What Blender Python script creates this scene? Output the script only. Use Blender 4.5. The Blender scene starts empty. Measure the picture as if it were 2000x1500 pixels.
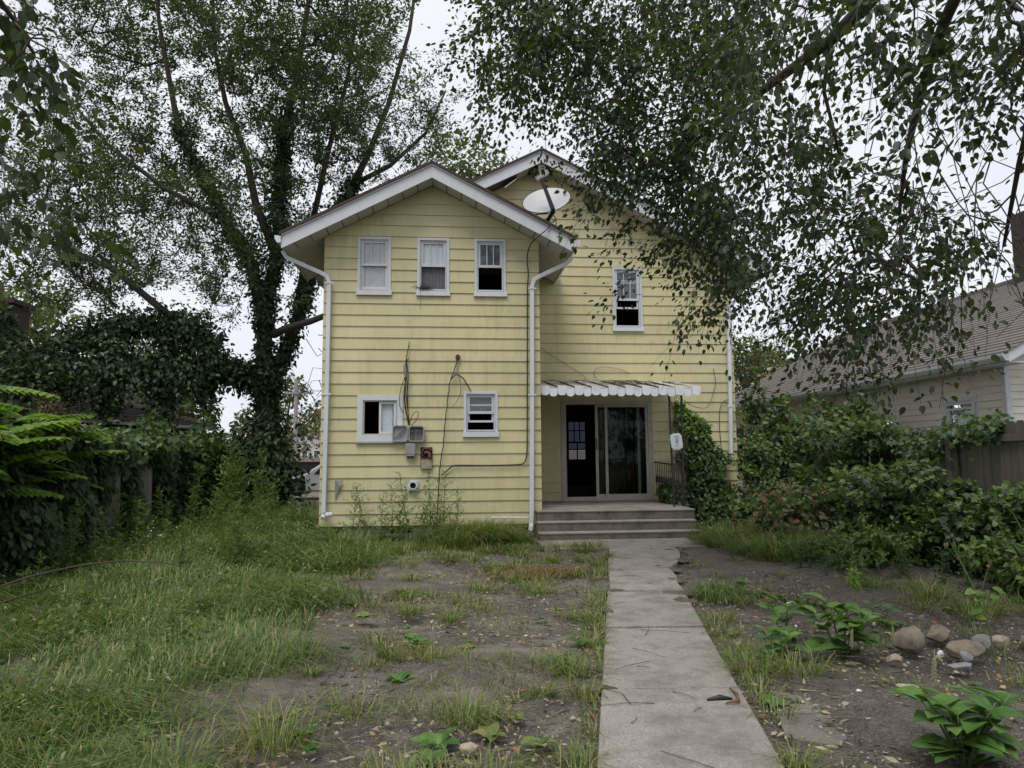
import bpy, math, random
import numpy as np
from mathutils import Matrix, Vector
R = math.radians
scene = bpy.context.scene
col = scene.collection
# ------------------------------------------------------------------ camera, sky, sun, exposure
cam_d = bpy.data.cameras.new('camera'); cam = bpy.data.objects.new('camera', cam_d); col.objects.link(cam)
cam_d.sensor_width = 36; cam_d.lens = 25.02; cam_d.clip_start = .05; cam_d.clip_end = 1500
YAW, PITCH, ROLL = R(5.1), R(6.2), .008
fw = Vector((math.sin(YAW)*math.cos(PITCH), math.cos(YAW)*math.cos(PITCH), math.sin(PITCH)))
rt = Vector((math.cos(YAW), -math.sin(YAW), 0)); up = rt.cross(fw)
r2 = rt*math.cos(ROLL) - up*math.sin(ROLL); u2 = up*math.cos(ROLL) + rt*math.sin(ROLL)
CAM = Vector((0, 0, 1.5))
cam.matrix_world = Matrix(((r2.x, u2.x, -fw.x, CAM.x), (r2.y, u2.y, -fw.y, CAM.y), (r2.z, u2.z, -fw.z, CAM.z), (0, 0, 0, 1)))
scene.camera = cam
SUN_EL, SUN_AZ = 64, 205          # azimuth measured clockwise from +y (the way the camera looks): behind the camera, a little to the left
world = bpy.data.worlds.new('World'); scene.world = world; world.use_nodes = True
nt = world.node_tree; nt.nodes.clear()
wo = nt.nodes.new('ShaderNodeOutputWorld'); bg = nt.nodes.new('ShaderNodeBackground')
sky = nt.nodes.new('ShaderNodeTexSky'); sky.sky_type = 'NISHITA'; sky.sun_disc = False
sky.sun_elevation = R(SUN_EL); sky.sun_rotation = R(SUN_AZ)
tc = nt.nodes.new('ShaderNodeTexCoord'); no = nt.nodes.new('ShaderNodeTexNoise'); no.inputs['Scale'].default_value = 2.2; no.inputs['Detail'].default_value = 4
cr = nt.nodes.new('ShaderNodeValToRGB')      # the closed cloud layer: pale lilac grey, a little uneven
cr.color_ramp.elements[0].position = .3; cr.color_ramp.elements[0].color = (5.3, 5.4, 6.0, 1)
cr.color_ramp.elements[1].position = .75; cr.color_ramp.elements[1].color = (6.6, 6.6, 6.9, 1)
mx = nt.nodes.new('ShaderNodeMixRGB'); mx.inputs[0].default_value = .93
nt.links.new(tc.outputs['Generated'], no.inputs['Vector']); nt.links.new(no.outputs['Fac'], cr.inputs['Fac'])
nt.links.new(sky.outputs[0], mx.inputs[1]); nt.links.new(cr.outputs[0], mx.inputs[2])
nt.links.new(mx.outputs[0], bg.inputs['Color']); nt.links.new(bg.outputs[0], wo.inputs['Surface'])
bg.inputs['Strength'].default_value = .1
sun_d = bpy.data.lights.new('sun', 'SUN'); sun_d.energy = 1.5; sun_d.angle = R(28); sun_d.color = (1, .97, .92)
sun = bpy.data.objects.new('sun', sun_d); col.objects.link(sun)
sd = Vector((math.sin(R(SUN_AZ))*math.cos(R(SUN_EL)), math.cos(R(SUN_AZ))*math.cos(R(SUN_EL)), math.sin(R(SUN_EL))))
sun.rotation_euler = sd.to_track_quat('Z', 'Y').to_euler(); sun.location = sd*60
vs = scene.view_settings; vs.view_transform = 'Standard'; vs.look = 'None'; vs.gamma = 1; vs.use_curve_mapping = False
vs.exposure = .68
scene.cycles.max_bounces = 6; scene.cycles.transparent_max_bounces = 8; scene.cycles.sample_clamp_indirect = 4

# ------------------------------------------------------------------ helpers
rs = np.random.RandomState(11); random.seed(11)
def gz(x, y): return .2*min(max(y, 0)/12.5, 1)

def tag(o, label=None, cat=None, group=None, kind=None):
    if label: o['label'] = label
    if cat: o['category'] = cat
    if group: o['group'] = group
    if kind: o['kind'] = kind
    return o
def thing(name, label, cat, loc=(0, 0, 0), group=None):
    o = bpy.data.objects.new(name, None); col.objects.link(o); o.location = loc; o.empty_display_size = .1
    o['loc0'] = loc
    return tag(o, label, cat, group)
def origin(p):                          # a part sits at the world origin, a thing's Empty at its base
    return Vector(p['loc0']) if 'loc0' in p else Vector((0, 0, 0))
def put(name, me, parent=None, kind=None, label=None):
    o = bpy.data.objects.new(name, me); col.objects.link(o)
    if parent is not None:
        o.parent = parent
        o.matrix_parent_inverse = Matrix.Translation(-origin(parent))
    if kind: o['kind'] = kind
    if label: o['label'] = label
    return o
def copy_tree(o, parent=None):
    c = o.copy(); col.objects.link(c)
    if parent is not None:
        c.parent = parent; c.matrix_parent_inverse = o.matrix_parent_inverse
    for ch in list(o.children): copy_tree(ch, c)
    return c

class MB:
    def __init__(s): s.v = []; s.f = []
    def poly(s, pts):
        n = len(s.v); s.v += [tuple(p) for p in pts]; s.f.append(tuple(range(n, n+len(pts)))); return s
    def hexa(s, b, t):                      # bottom ring and top ring of four corners each
        n = len(s.v); s.v += [tuple(p) for p in b] + [tuple(p) for p in t]
        s.f += [(n+3, n+2, n+1, n), (n+4, n+5, n+6, n+7)] + [(n+i, n+(i+1) % 4, n+4+(i+1) % 4, n+4+i) for i in range(4)]; return s
    def box(s, x0, x1, y0, y1, z0, z1):
        return s.hexa([(x0, y0, z0), (x1, y0, z0), (x1, y1, z0), (x0, y1, z0)], [(x0, y0, z1), (x1, y0, z1), (x1, y1, z1), (x0, y1, z1)])
    def prism(s, prof, a, b, f):            # profile points (p, q) swept from a to b; f(p, q, w) -> xyz
        n = len(s.v); k = len(prof)
        s.v += [tuple(f(p, q, a)) for p, q in prof] + [tuple(f(p, q, b)) for p, q in prof]
        s.f += [tuple(range(n+k-1, n-1, -1)), tuple(range(n+k, n+2*k))] + [(n+i, n+(i+1) % k, n+k+(i+1) % k, n+k+i) for i in range(k)]; return s
    def tube(s, pts, r, sides=6, caps=True, square=False):
        pts = [Vector(p) for p in pts]; m = len(pts); rr = r if hasattr(r, '__len__') else [r]*m
        n0 = len(s.v); prev = None
        for i, p in enumerate(pts):
            d = (pts[min(i+1, m-1)] - pts[max(i-1, 0)]).normalized()
            if prev is None:
                prev = Vector((0, 1, 0)) if abs(d.y) < .9 else Vector((1, 0, 0))
            u = (prev - d*prev.dot(d)).normalized(); w = d.cross(u); prev = u
            for k in range(sides):
                a = 2*math.pi*(k+.5)/sides
                q = p + (u*math.cos(a) + w*math.sin(a))*rr[i]
                s.v.append(tuple(q))
        for i in range(m-1):
            for k in range(sides):
                a, b = n0+i*sides+k, n0+i*sides+(k+1) % sides
                s.f.append((a, b, b+sides, a+sides))
        if caps:
            s.f.append(tuple(range(n0+sides-1, n0-1, -1))); s.f.append(tuple(range(n0+(m-1)*sides, n0+m*sides)))
        return s
    def frame(s, x0, x1, z0, z1, w, y0, y1, wb=None, wt=None):
        wb = wb or w; wt = wt or w
        s.box(x0, x0+w, y0, y1, z0, z1); s.box(x1-w, x1, y0, y1, z0, z1)
        s.box(x0+w, x1-w, y0, y1, z0, z0+wb); s.box(x0+w, x1-w, y0, y1, z1-wt, z1); return s
    def weld(s):
        key = {}; nv = []; mp = []
        for v in s.v:
            k = tuple(round(c, 5) for c in v)
            if k not in key: key[k] = len(nv); nv.append(v)
            mp.append(key[k])
        fs = [tuple(mp[i] for i in f) for f in s.f]; cnt = {}
        for f in fs: cnt[frozenset(f)] = cnt.get(frozenset(f), 0)+1
        s.v = nv; s.f = [f for f in fs if cnt[frozenset(f)] == 1]; return s
    def mesh(s, name, mat, smooth=False):
        me = bpy.data.meshes.new(name); me.from_pydata(s.v, [], s.f)
        if mat: me.materials.append(mat)
        if smooth: me.polygons.foreach_set('use_smooth', [True]*len(me.polygons))
        me.update(); return me
    def build(s, name, mat, parent=None, smooth=False, kind=None, label=None, bevel=0):
        o = put(name, s.mesh(name, mat, smooth), parent, kind, label)
        if bevel:
            b = o.modifiers.new('bevel', 'BEVEL'); b.width = bevel; b.segments = 2; b.limit_method = 'ANGLE'
        return o

# ------------------------------------------------------------------ materials
def nodes(name):
    m = bpy.data.materials.new(name); m.use_nodes = True; t = m.node_tree
    return m, t, t.nodes['Principled BSDF']
def N(t, kind, **k):
    n = t.nodes.new(kind)
    for a, v in k.items(): setattr(n, a, v)
    return n
def noise(t, scale, detail=6, vec=None, stretch=None, rough=.6):
    n = N(t, 'ShaderNodeTexNoise'); n.inputs['Scale'].default_value = scale; n.inputs['Detail'].default_value = detail; n.inputs['Roughness'].default_value = rough
    g = N(t, 'ShaderNodeNewGeometry'); src = g.outputs['Position']
    if stretch:
        mp = N(t, 'ShaderNodeMapping'); mp.inputs['Scale'].default_value = stretch; t.links.new(src, mp.inputs['Vector']); src = mp.outputs[0]
    t.links.new(src, n.inputs['Vector']); return n
def ramp(t, fac, stops):
    r = N(t, 'ShaderNodeValToRGB'); e = r.color_ramp.elements
    while len(e) < len(stops): e.new(.5)
    for el, (p, c) in zip(e, stops): el.position = p; el.color = (*c, 1) if len(c) == 3 else c
    t.links.new(fac, r.inputs['Fac']); return r
def mixc(t, fac, a, b, mode='MIX'):
    m = N(t, 'ShaderNodeMixRGB', blend_type=mode)
    for i, v in ((0, fac), (1, a), (2, b)):
        if hasattr(v, 'links') or hasattr(v, 'node'): t.links.new(v, m.inputs[i])
        elif i == 0: m.inputs[0].default_value = v
        else: m.inputs[i].default_value = (*v, 1)
    return m.outputs[0]
def bump(t, p, h, strength=.3, dist=.01):
    b = N(t, 'ShaderNodeBump'); b.inputs['Strength'].default_value = strength; b.inputs['Distance'].default_value = dist
    t.links.new(h, b.inputs['Height']); t.links.new(b.outputs[0], p.inputs['Normal'])
def plain(name, c, rough=.6, var=.25, scale=6, dirt=None, dirt_amt=.5, dirt_scale=2.5, stretch=None, bmp=.15, metal=0, rnd=.1, fine=60):
    m, t, p = nodes(name)
    n1 = noise(t, scale, stretch=stretch); n2 = noise(t, fine, 3)
    dk = tuple(x*(1-var) for x in c); lt = tuple(min(1, x*(1+var)) for x in c)
    colr = ramp(t, n1.outputs['Fac'], [(.3, dk), (.7, lt)]).outputs[0]
    colr = mixc(t, .25, colr, ramp(t, n2.outputs['Fac'], [(.3, dk), (.7, lt)]).outputs[0])
    if dirt:
        nd = noise(t, dirt_scale, 8, stretch=stretch, rough=.7)
        f = ramp(t, nd.outputs['Fac'], [(.5, (0, 0, 0)), (.78, (dirt_amt,)*3)]).outputs[0]
        colr = mixc(t, f, colr, dirt)
    if rnd:
        oi = N(t, 'ShaderNodeObjectInfo'); k = ramp(t, oi.outputs['Random'], [(0, (1-rnd,)*3), (1, (1,)*3)]).outputs[0]
        colr = mixc(t, 1, colr, k, 'MULTIPLY')
    t.links.new(colr, p.inputs['Base Color']); p.inputs['Roughness'].default_value = rough; p.inputs['Metallic'].default_value = metal
    if bmp: bump(t, p, n2.outputs['Fac'], bmp, .004)
    return m
def leafmat(name, cols, trans=.3, rough=.45, attr='rnd'):
    m, t, p = nodes(name)
    a = N(t, 'ShaderNodeAttribute'); a.attribute_name = attr
    oi = N(t, 'ShaderNodeObjectInfo'); ad = N(t, 'ShaderNodeMath', operation='ADD'); fr = N(t, 'ShaderNodeMath', operation='FRACT')
    t.links.new(a.outputs['Fac'], ad.inputs[0]); t.links.new(oi.outputs['Random'], ad.inputs[1]); t.links.new(ad.outputs[0], fr.inputs[0])
    n = len(cols); r = ramp(t, fr.outputs[0], [(i/n, c) for i, c in enumerate(cols)]); r.color_ramp.interpolation = 'CONSTANT'
    v = noise(t, 25, 2); c2 = mixc(t, 1, r.outputs[0], ramp(t, v.outputs['Fac'], [(.25, (.7,)*3), (.75, (1.2,)*3)]).outputs[0], 'MULTIPLY')
    p.inputs['Roughness'].default_value = rough; p.inputs['Specular IOR Level'].default_value = .35
    t.links.new(c2, p.inputs['Base Color'])
    tr = N(t, 'ShaderNodeBsdfTranslucent'); t.links.new(mixc(t, 1, c2, (1.3, 1.4, .6), 'MULTIPLY'), tr.inputs['Color'])
    ms = N(t, 'ShaderNodeMixShader'); ms.inputs[0].default_value = trans
    t.links.new(p.outputs[0], ms.inputs[1]); t.links.new(tr.outputs[0], ms.inputs[2])
    t.links.new(ms.outputs[0], t.nodes['Material Output'].inputs['Surface']); return m
def glassmat(name, tint=(.93, .95, .95), ior=1.75):
    m, t, p = nodes(name); t.nodes.remove(p)
    tr = N(t, 'ShaderNodeBsdfTransparent'); tr.inputs[0].default_value = (*tint, 1)
    gl = N(t, 'ShaderNodeBsdfGlossy'); gl.inputs['Roughness'].default_value = .03
    fr = N(t, 'ShaderNodeFresnel'); fr.inputs[0].default_value = ior
    ms = N(t, 'ShaderNodeMixShader'); g = N(t, 'ShaderNodeNewGeometry'); iv = N(t, 'ShaderNodeMath', operation='SUBTRACT'); iv.inputs[0].default_value = 1; t.links.new(g.outputs['Backfacing'], iv.inputs[1])
    mu = N(t, 'ShaderNodeMath', operation='MULTIPLY'); t.links.new(fr.outputs[0], mu.inputs[0]); t.links.new(iv.outputs[0], mu.inputs[1])
    t.links.new(mu.outputs[0], ms.inputs[0]); t.links.new(tr.outputs[0], ms.inputs[1]); t.links.new(gl.outputs[0], ms.inputs[2])
    t.links.new(ms.outputs[0], t.nodes['Material Output'].inputs['Surface']); return m

M = {}
def siding_mat():
    m, t, p = nodes('yellow_paint')
    n1 = noise(t, 1.3, 5); n2 = noise(t, 3, 8, stretch=(2.2, 2.2, .35), rough=.7); n3 = noise(t, 45, 3, stretch=(.15, .15, 1))
    c = ramp(t, n1.outputs['Fac'], [(.3, (.53, .485, .262)), (.7, (.60, .55, .305))]).outputs[0]
    c = mixc(t, ramp(t, n2.outputs['Fac'], [(.5, (0,)*3), (.78, (.5,)*3)]).outputs[0], c, (.29, .25, .125))
    n4 = noise(t, 9, 10, rough=.78); c = mixc(t, ramp(t, n4.outputs['Fac'], [(.6, (0,)*3), (.68, (.5,)*3)]).outputs[0], c, (.28, .25, .16))
    n5 = noise(t, 26, 4, stretch=(1, 1, 1.4)); c = mixc(t, ramp(t, n5.outputs['Fac'], [(.735, (0,)*3), (.75, (.6,)*3)]).outputs[0], c, (.14, .12, .07))
    n6 = noise(t, .5, 4); c = mixc(t, ramp(t, n6.outputs['Fac'], [(.42, (0,)*3), (.65, (.3,)*3)]).outputs[0], c, (.42, .40, .30))
    oi = N(t, 'ShaderNodeObjectInfo'); c = mixc(t, 1, c, ramp(t, oi.outputs['Random'], [(0, (.9, .9, .89)), (1, (1, 1, 1))]).outputs[0], 'MULTIPLY')
    t.links.new(c, p.inputs['Base Color']); p.inputs['Roughness'].default_value = .55
    bump(t, p, n3.outputs['Fac'], .12, .004); return m
M['yellow'] = siding_mat()
M['sheath'] = plain('old_sheathing', (.16, .14, .11), .8)
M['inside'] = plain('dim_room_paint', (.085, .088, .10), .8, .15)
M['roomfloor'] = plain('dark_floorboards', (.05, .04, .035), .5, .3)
M['white'] = plain('white_trim_paint', (.58, .60, .63), .5, .08, 5, (.30, .28, .25), .5, 5, bmp=.08)
M['oldwhite'] = plain('weathered_shaded_white_paint', (.42, .405, .36), .6, .12, 8, (.22, .2, .16), .7, 6)  # aged white, taken darker still for the shade under the awning
M['gutter'] = plain('white_gutter_metal', (.62, .65, .69), .4, .07, 3, (.32, .33, .3), .4, 5, stretch=(1, 1, .3), bmp=.05)
M['soffit'] = plain('off_white_soffit_metal', (.50, .49, .45), .55, .12, 3, (.2, .18, .15), .35, 3)
M['shinglered'] = plain('dark_red_shingle', (.06, .035, .03), .9, .3, 20)
M['block'] = plain('grey_foundation_block', (.17, .16, .155), .9, .25, 8, (.08, .08, .07), .6)
M['curtain'] = plain('white_curtain', (.74, .78, .83), .9, .06, 3, stretch=(8, 8, .5))  # pale tone also paints in sky reflected by the wing's windows
M['blind'] = plain('greyed_blind', (.66, .64, .67), .8, .25, 9, (.15, .15, .14), .5, 9)
M['screen'] = plain('insect_screen', (.12, .115, .125), .8, .3, 14)
M['darkblind'] = plain('dark_drape', (.10, .115, .12), .9, .2, 4)
M['greencurtain'] = plain('grey_green_drape', (.075, .088, .068), .9, .35, 3, stretch=(6, 6, .25))
M['glass'] = glassmat('window_glass'); M['doorglass'] = glassmat('tinted_door_glass', (.7, .76, .74), 1.33); M['milk'] = glassmat('shaded_glass', (.16, .17, .2)); M['milk2'] = glassmat('pale_shaded_glass', (.33, .31, .3))
M['iron'] = plain('black_ironwork', (.02, .018, .017), .6, .3, 20, (.12, .05, .03), .5, 12)
M['cable'] = plain('black_cable', (.02, .02, .021), .5, .1)
M['greycable'] = plain('grey_cable', (.22, .21, .2), .6, .2)
M['boxgrey'] = plain('grey_plastic_box', (.30, .30, .31), .5, .12, 6, (.14, .12, .1), .5, 12)
M['rust'] = plain('rusty_iron', (.14, .06, .035), .9, .4, 18)
M['hole'] = plain('hole_shade_black', (.012, .012, .012), .9)  # black that paints the shade inside the wall openings
M['awning'] = plain('white_awning_metal', (.74, .77, .82), .45, .06, 3, (.3, .25, .22), .5, 4, stretch=(1, .4, 1))
M['awningtop'] = plain('dirty_awning_metal', (.44, .43, .42), .55, .2, 4, (.12, .09, .07), .75, 5)
M['dish'] = plain('pale_dish_paint', (.40, .40, .41), .45, .05, 4, (.5, .38, .22), .3, 4)
M['dishgrey'] = plain('dark_grey_metal', (.025, .025, .028), .5)
def concrete(name, lo, hi, stain, amt):
    m, t, p = nodes(name)
    n1 = noise(t, 1.7, 8, rough=.65); n2 = noise(t, 90, 3); n3 = noise(t, 4, 9, rough=.72); n4 = noise(t, 230, 2); n5 = noise(t, .9, 5)
    c = ramp(t, n1.outputs['Fac'], [(.3, lo), (.7, hi)]).outputs[0]
    c = mixc(t, .5, c, ramp(t, n2.outputs['Fac'], [(.32, tuple(v*.5 for v in lo)), (.68, tuple(v*1.4 for v in hi))]).outputs[0])
    c = mixc(t, ramp(t, n4.outputs['Fac'], [(.6, (0,)*3), (.68, (.6,)*3)]).outputs[0], c, (.09, .08, .07))
    c = mixc(t, ramp(t, n3.outputs['Fac'], [(.46, (0,)*3), (.64, (amt,)*3)]).outputs[0], c, stain)
    c = mixc(t, ramp(t, n5.outputs['Fac'], [(.5, (0,)*3), (.7, (.4,)*3)]).outputs[0], c, tuple(v*.6 for v in lo))
    oi = N(t, 'ShaderNodeObjectInfo'); c = mixc(t, 1, c, ramp(t, oi.outputs['Random'], [(0, (.88,)*3), (1, (1.04,)*3)]).outputs[0], 'MULTIPLY')
    t.links.new(c, p.inputs['Base Color']); p.inputs['Roughness'].default_value = .9; bump(t, p, n2.outputs['Fac'], .5, .008); return m
M['concrete'] = concrete('weathered_concrete', (.215, .2, .17), (.315, .292, .25), (.115, .102, .082), .68)
M['tread'] = concrete('sky_lit_tread_concrete', (.24, .218, .18), (.35, .32, .265), (.14, .12, .09), .55)  # paler than the risers to paint in sky light on the treads
M['riser'] = concrete('shaded_soiled_concrete', (.12, .105, .085), (.20, .18, .15), (.06, .055, .04), .8)  # dark tone paints shade on the risers; soil tint on broken concrete
def dirt_mat():
    m, t, p = nodes('bare_dirt')
    n1 = noise(t, .8, 6, rough=.65); n2 = noise(t, 5, 12, rough=.8); n3 = noise(t, 70, 6, rough=.75); n4 = noise(t, .95, 7, stretch=(.7, 1.5, 1), rough=.65); n5 = noise(t, 240, 3); n6 = noise(t, 28, 8, rough=.75)
    c = ramp(t, n2.outputs['Fac'], [(.4, (.065, .054, .045)), (.5, (.165, .14, .115)), (.6, (.33, .285, .235))]).outputs[0]
    c = mixc(t, ramp(t, n4.outputs['Fac'], [(.5, (0,)*3), (.6, (.85,)*3)]).outputs[0], c, ramp(t, n2.outputs['Fac'], [(.42, (.26, .22, .17)), (.58, (.48, .415, .33))]).outputs[0])
    g = N(t, 'ShaderNodeNewGeometry'); sx = N(t, 'ShaderNodeSeparateXYZ'); t.links.new(g.outputs['Position'], sx.inputs[0])
    mr = N(t, 'ShaderNodeMapRange'); mr.inputs[1].default_value = 1.6; mr.inputs[2].default_value = 3.2; t.links.new(sx.outputs['X'], mr.inputs[0])   # the dug bed right of the walkway is darker soil
    c = mixc(t, mr.outputs[0], c, ramp(t, n2.outputs['Fac'], [(.4, (.035, .029, .024)), (.5, (.075, .063, .052)), (.61, (.21, .18, .145))]).outputs[0])
    c = mixc(t, ramp(t, n1.outputs['Fac'], [(.5, (0,)*3), (.6, (.75,)*3)]).outputs[0], c, (.065, .055, .046))
    c = mixc(t, .45, c, ramp(t, n3.outputs['Fac'], [(.42, (.02, .017, .014)), (.58, (.40, .345, .285))]).outputs[0])
    c = mixc(t, ramp(t, n6.outputs['Fac'], [(.55, (0,)*3), (.61, (.7,)*3)]).outputs[0], c, (.075, .085, .04))
    c = mixc(t, ramp(t, n5.outputs['Fac'], [(.6, (0,)*3), (.64, (.8,)*3)]).outputs[0], c, (.38, .34, .28))
    t.links.new(c, p.inputs['Base Color']); p.inputs['Roughness'].default_value = .95
    ad = N(t, 'ShaderNodeMath', operation='ADD'); t.links.new(n3.outputs['Fac'], ad.inputs[0]); t.links.new(n6.outputs['Fac'], ad.inputs[1])
    bump(t, p, ad.outputs[0], 1, .035); return m
M['dirt'] = dirt_mat()
M['bark'] = plain('dark_bark', (.055, .045, .038), .9, .4, 8, stretch=(3, 3, .5), bmp=.6, fine=30)
M['twig'] = plain('brown_twig', (.06, .048, .04), .85, .3)
M['fence'] = plain('grey_weathered_boards', (.15, .138, .118), .9, .3, 5, (.06, .07, .03), .7, 2, stretch=(4, 4, .4), rnd=.3)
M['stone'] = plain('brown_fieldstone', (.215, .178, .135), .9, .4, 11, (.09, .075, .055), .85, 7, fine=70, bmp=.9, rnd=.25)
M['stonegrey'] = plain('grey_stone', (.22, .22, .22), .85, .2, 10, bmp=.3)
M['stonepale'] = plain('pale_rough_stone', (.36, .31, .23), .9, .3, 14, (.12, .1, .08), .7, 12, bmp=.4)
M['vinyl'] = plain('beige_vinyl_siding', (.66, .63, .545), .55, .06, 2, (.3, .28, .24), .25, 3, rnd=.05)
M['greyshingle'] = plain('grey_brown_shingles', (.155, .14, .128), .95, .2, 9, (.08, .075, .07), .6, 1.2, rnd=.2)
M['brownshingle'] = plain('dark_brown_shingles', (.055, .044, .039), .95, .25, 10, rnd=.25)
M['brickdark'] = plain('shade_dark_brick', (.045, .032, .027), .9, .4, 14)  # brick tone lowered to hold the shade on the far left chimney
M['farwall'] = plain('far_hazed_beige_wall', (.46, .42, .39), .8, .06, 1)  # wall colour lifted to paint in whitish distance haze
M['farroof'] = plain('far_hazed_brown_roof', (.32, .28, .27), .9, .1, 2)  # roof colour paled for the same painted haze
M['pinkroof'] = plain('far_pinkish_roof', (.32, .25, .22), .9, .1, 3)
M['farbrown'] = plain('far_brown_wall', (.11, .08, .085), .8, .1, 1)
M['carwhite'] = plain('white_car_paint', (.78, .8, .83), .25, .02, 3, bmp=0)
M['dark'] = plain('dark_rubber_and_glass', (.02, .022, .025), .3, .2)
M['pole'] = plain('grey_wood_pole', (.3, .28, .27), .9, .2)
M['elm'] = leafmat('elm_leaf', [(.07, .095, .045), (.095, .13, .055), (.055, .078, .038), (.115, .15, .06), (.08, .11, .058)], .35, .5)
M['canopy'] = leafmat('overhanging_leaf', [(.036, .056, .024), (.055, .085, .03), (.028, .044, .02), (.075, .115, .035), (.042, .062, .03), (.06, .06, .026)], .35, .42)
M['ivy'] = leafmat('ivy_leaf', [(.030, .053, .023), (.044, .076, .030), (.023, .039, .018), (.060, .101, .034)], .2, .42)
M['creeper'] = leafmat('creeper_leaf', [(.055, .105, .034), (.09, .155, .044), (.04, .078, .03), (.068, .115, .05), (.13, .195, .052), (.05, .092, .03)], .32, .42)
M['shrub'] = leafmat('shrub_leaf', [(.058, .108, .042), (.09, .15, .05), (.044, .08, .036), (.12, .18, .055), (.066, .11, .058), (.15, .18, .055), (.055, .065, .034), (.075, .12, .042)], .32, .42)
M['limeleaf'] = leafmat('lime_green_leaf', [(.13, .24, .04), (.18, .29, .05), (.10, .19, .035), (.21, .31, .065)], .4, .45)
M['farleaf'] = leafmat('far_tree_leaf', [(.081, .109, .034), (.109, .138, .046), (.063, .092, .032), (.138, .149, .052)], .3, .55)
M['weed'] = leafmat('weed_leaf', [(.097, .166, .041), (.131, .214, .055), (.076, .138, .039), (.166, .235, .069)], .35, .5)
M['poke'] = leafmat('broad_green_leaf', [(.083, .176, .039), (.105, .210, .044), (.066, .149, .034), (.132, .232, .056)], .3, .4)
M['grass'] = leafmat('grass_blade', [(.115, .19, .045), (.155, .235, .06), (.08, .15, .036), (.19, .25, .075), (.095, .175, .04), (.34, .30, .16), (.13, .215, .05), (.06, .115, .032), (.24, .25, .11), (.105, .185, .045)], .3, .6)
M['tuft'] = leafmat('green_grass_blade', [(.12, .18, .042), (.16, .22, .055), (.09, .145, .035), (.20, .24, .08), (.30, .27, .13)], .3, .6)
M['seed'] = leafmat('grass_seedhead', [(.32, .3, .16), (.26, .27, .12), (.38, .33, .2)], .3, .8)
M['straw'] = leafmat('dry_straw', [(.2, .14, .06), (.26, .19, .09), (.15, .1, .045)], .2, .8)
M['thatch'] = leafmat('dead_thatch', [(.156, .130, .091), (.260, .221, .143), (.104, .085, .058), (.364, .312, .208), (.065, .055, .046), (.130, .143, .065)], .1, .8)
M['litter'] = leafmat('fallen_leaf', [(.3, .2, .09), (.34, .29, .12), (.2, .1, .05), (.3, .27, .2), (.14, .09, .06), (.36, .16, .07)], .1, .7)
M['bit'] = leafmat('pale_litter', [(.5, .48, .45), (.3, .28, .25), (.62, .6, .58), (.2, .18, .16)], 0, .7)
M['redleaf'] = leafmat('reddish_leaf', [(.13, .075, .045), (.17, .11, .06), (.085, .10, .04), (.10, .13, .045), (.07, .10, .035)], .25, .5)
M['stem'] = plain('green_stem', (.10, .14, .05), .6, .3)
M['redstem'] = plain('brown_weed_stem', (.13, .09, .05), .7, .3)
M['bloom'] = plain('cream_flower', (.27, .28, .15), .8, .2)
M['purple'] = plain('faded_purple_head', (.14, .09, .1), .9, .3)

# ------------------------------------------------------------------ leaves and blades (numpy)
def tpl(kind):
    if kind == 'diamond': return np.array([(0, 0, 0), (.45, .3, .04), (1, 0, -.03), (.45, -.3, .04)]), [(0, 3, 2, 1)]
    if kind == 'slim': return np.array([(0, 0, 0), (.4, .24, .03), (1, 0, -.05), (.45, -.24, .03)]), [(0, 3, 2, 1)]
    if kind == 'narrow': return np.array([(0, 0, 0), (.4, .13, .03), (1, 0, -.06), (.4, -.13, .03)]), [(0, 3, 2, 1)]
    if kind == 'oval':
        return np.array([(0, 0, 0), (.5, 0, -.05), (1.05, 0, -.12), (.16, .27, .03), (.58, .3, .03), (.16, -.27, .03), (.58, -.3, .03)]), \
            [(0, 1, 3), (1, 2, 4, 3), (0, 5, 1), (1, 5, 6, 2)]
    if kind == 'lobed':
        return np.array([(0, 0, 0), (.1, .42, .05), (.42, .3, .03), (.55, .55, .0), (.68, .22, 0), (1.05, 0, -.1), (.68, -.22, 0), (.55, -.55, 0), (.42, -.3, .03), (.1, -.42, .05), (.45, 0, -.05)]), \
            [(0, 10, 1), (10, 2, 1), (10, 3, 2), (10, 4, 3), (10, 5, 4), (10, 6, 5), (10, 7, 6), (10, 8, 7), (10, 9, 8), (0, 9, 10)]
    if kind == 'big':
        v = []; f = []
        xs = [0, .12, .3, .5, .7, .87, 1]; ws = [.02, .2, .30, .31, .24, .12, .004]
        for x, w in zip(xs, ws):
            zc = .12*math.sin(x*2.2) - .28*x*x
            for j, k in ((-1, .045), (-.5, .02), (0, -.015), (.5, .02), (1, .045)):
                v.append((x, j*w*(1+.06*math.sin(x*19+j)), zc + k*(w/.3) + .012*math.sin(x*23 + j*4)))
        for i in range(len(xs)-1):
            for j in range(4): a = i*5+j; f.append((a, a+5, a+6, a+1))
        return np.array(v), f
def frames(D, Nn):
    D = D/np.linalg.norm(D, axis=1, keepdims=True)
    Z = Nn - D*(D*Nn).sum(1, keepdims=True); Z /= np.linalg.norm(Z, axis=1, keepdims=True)+1e-9
    return np.stack([D, np.cross(Z, D), Z], axis=2)
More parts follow.
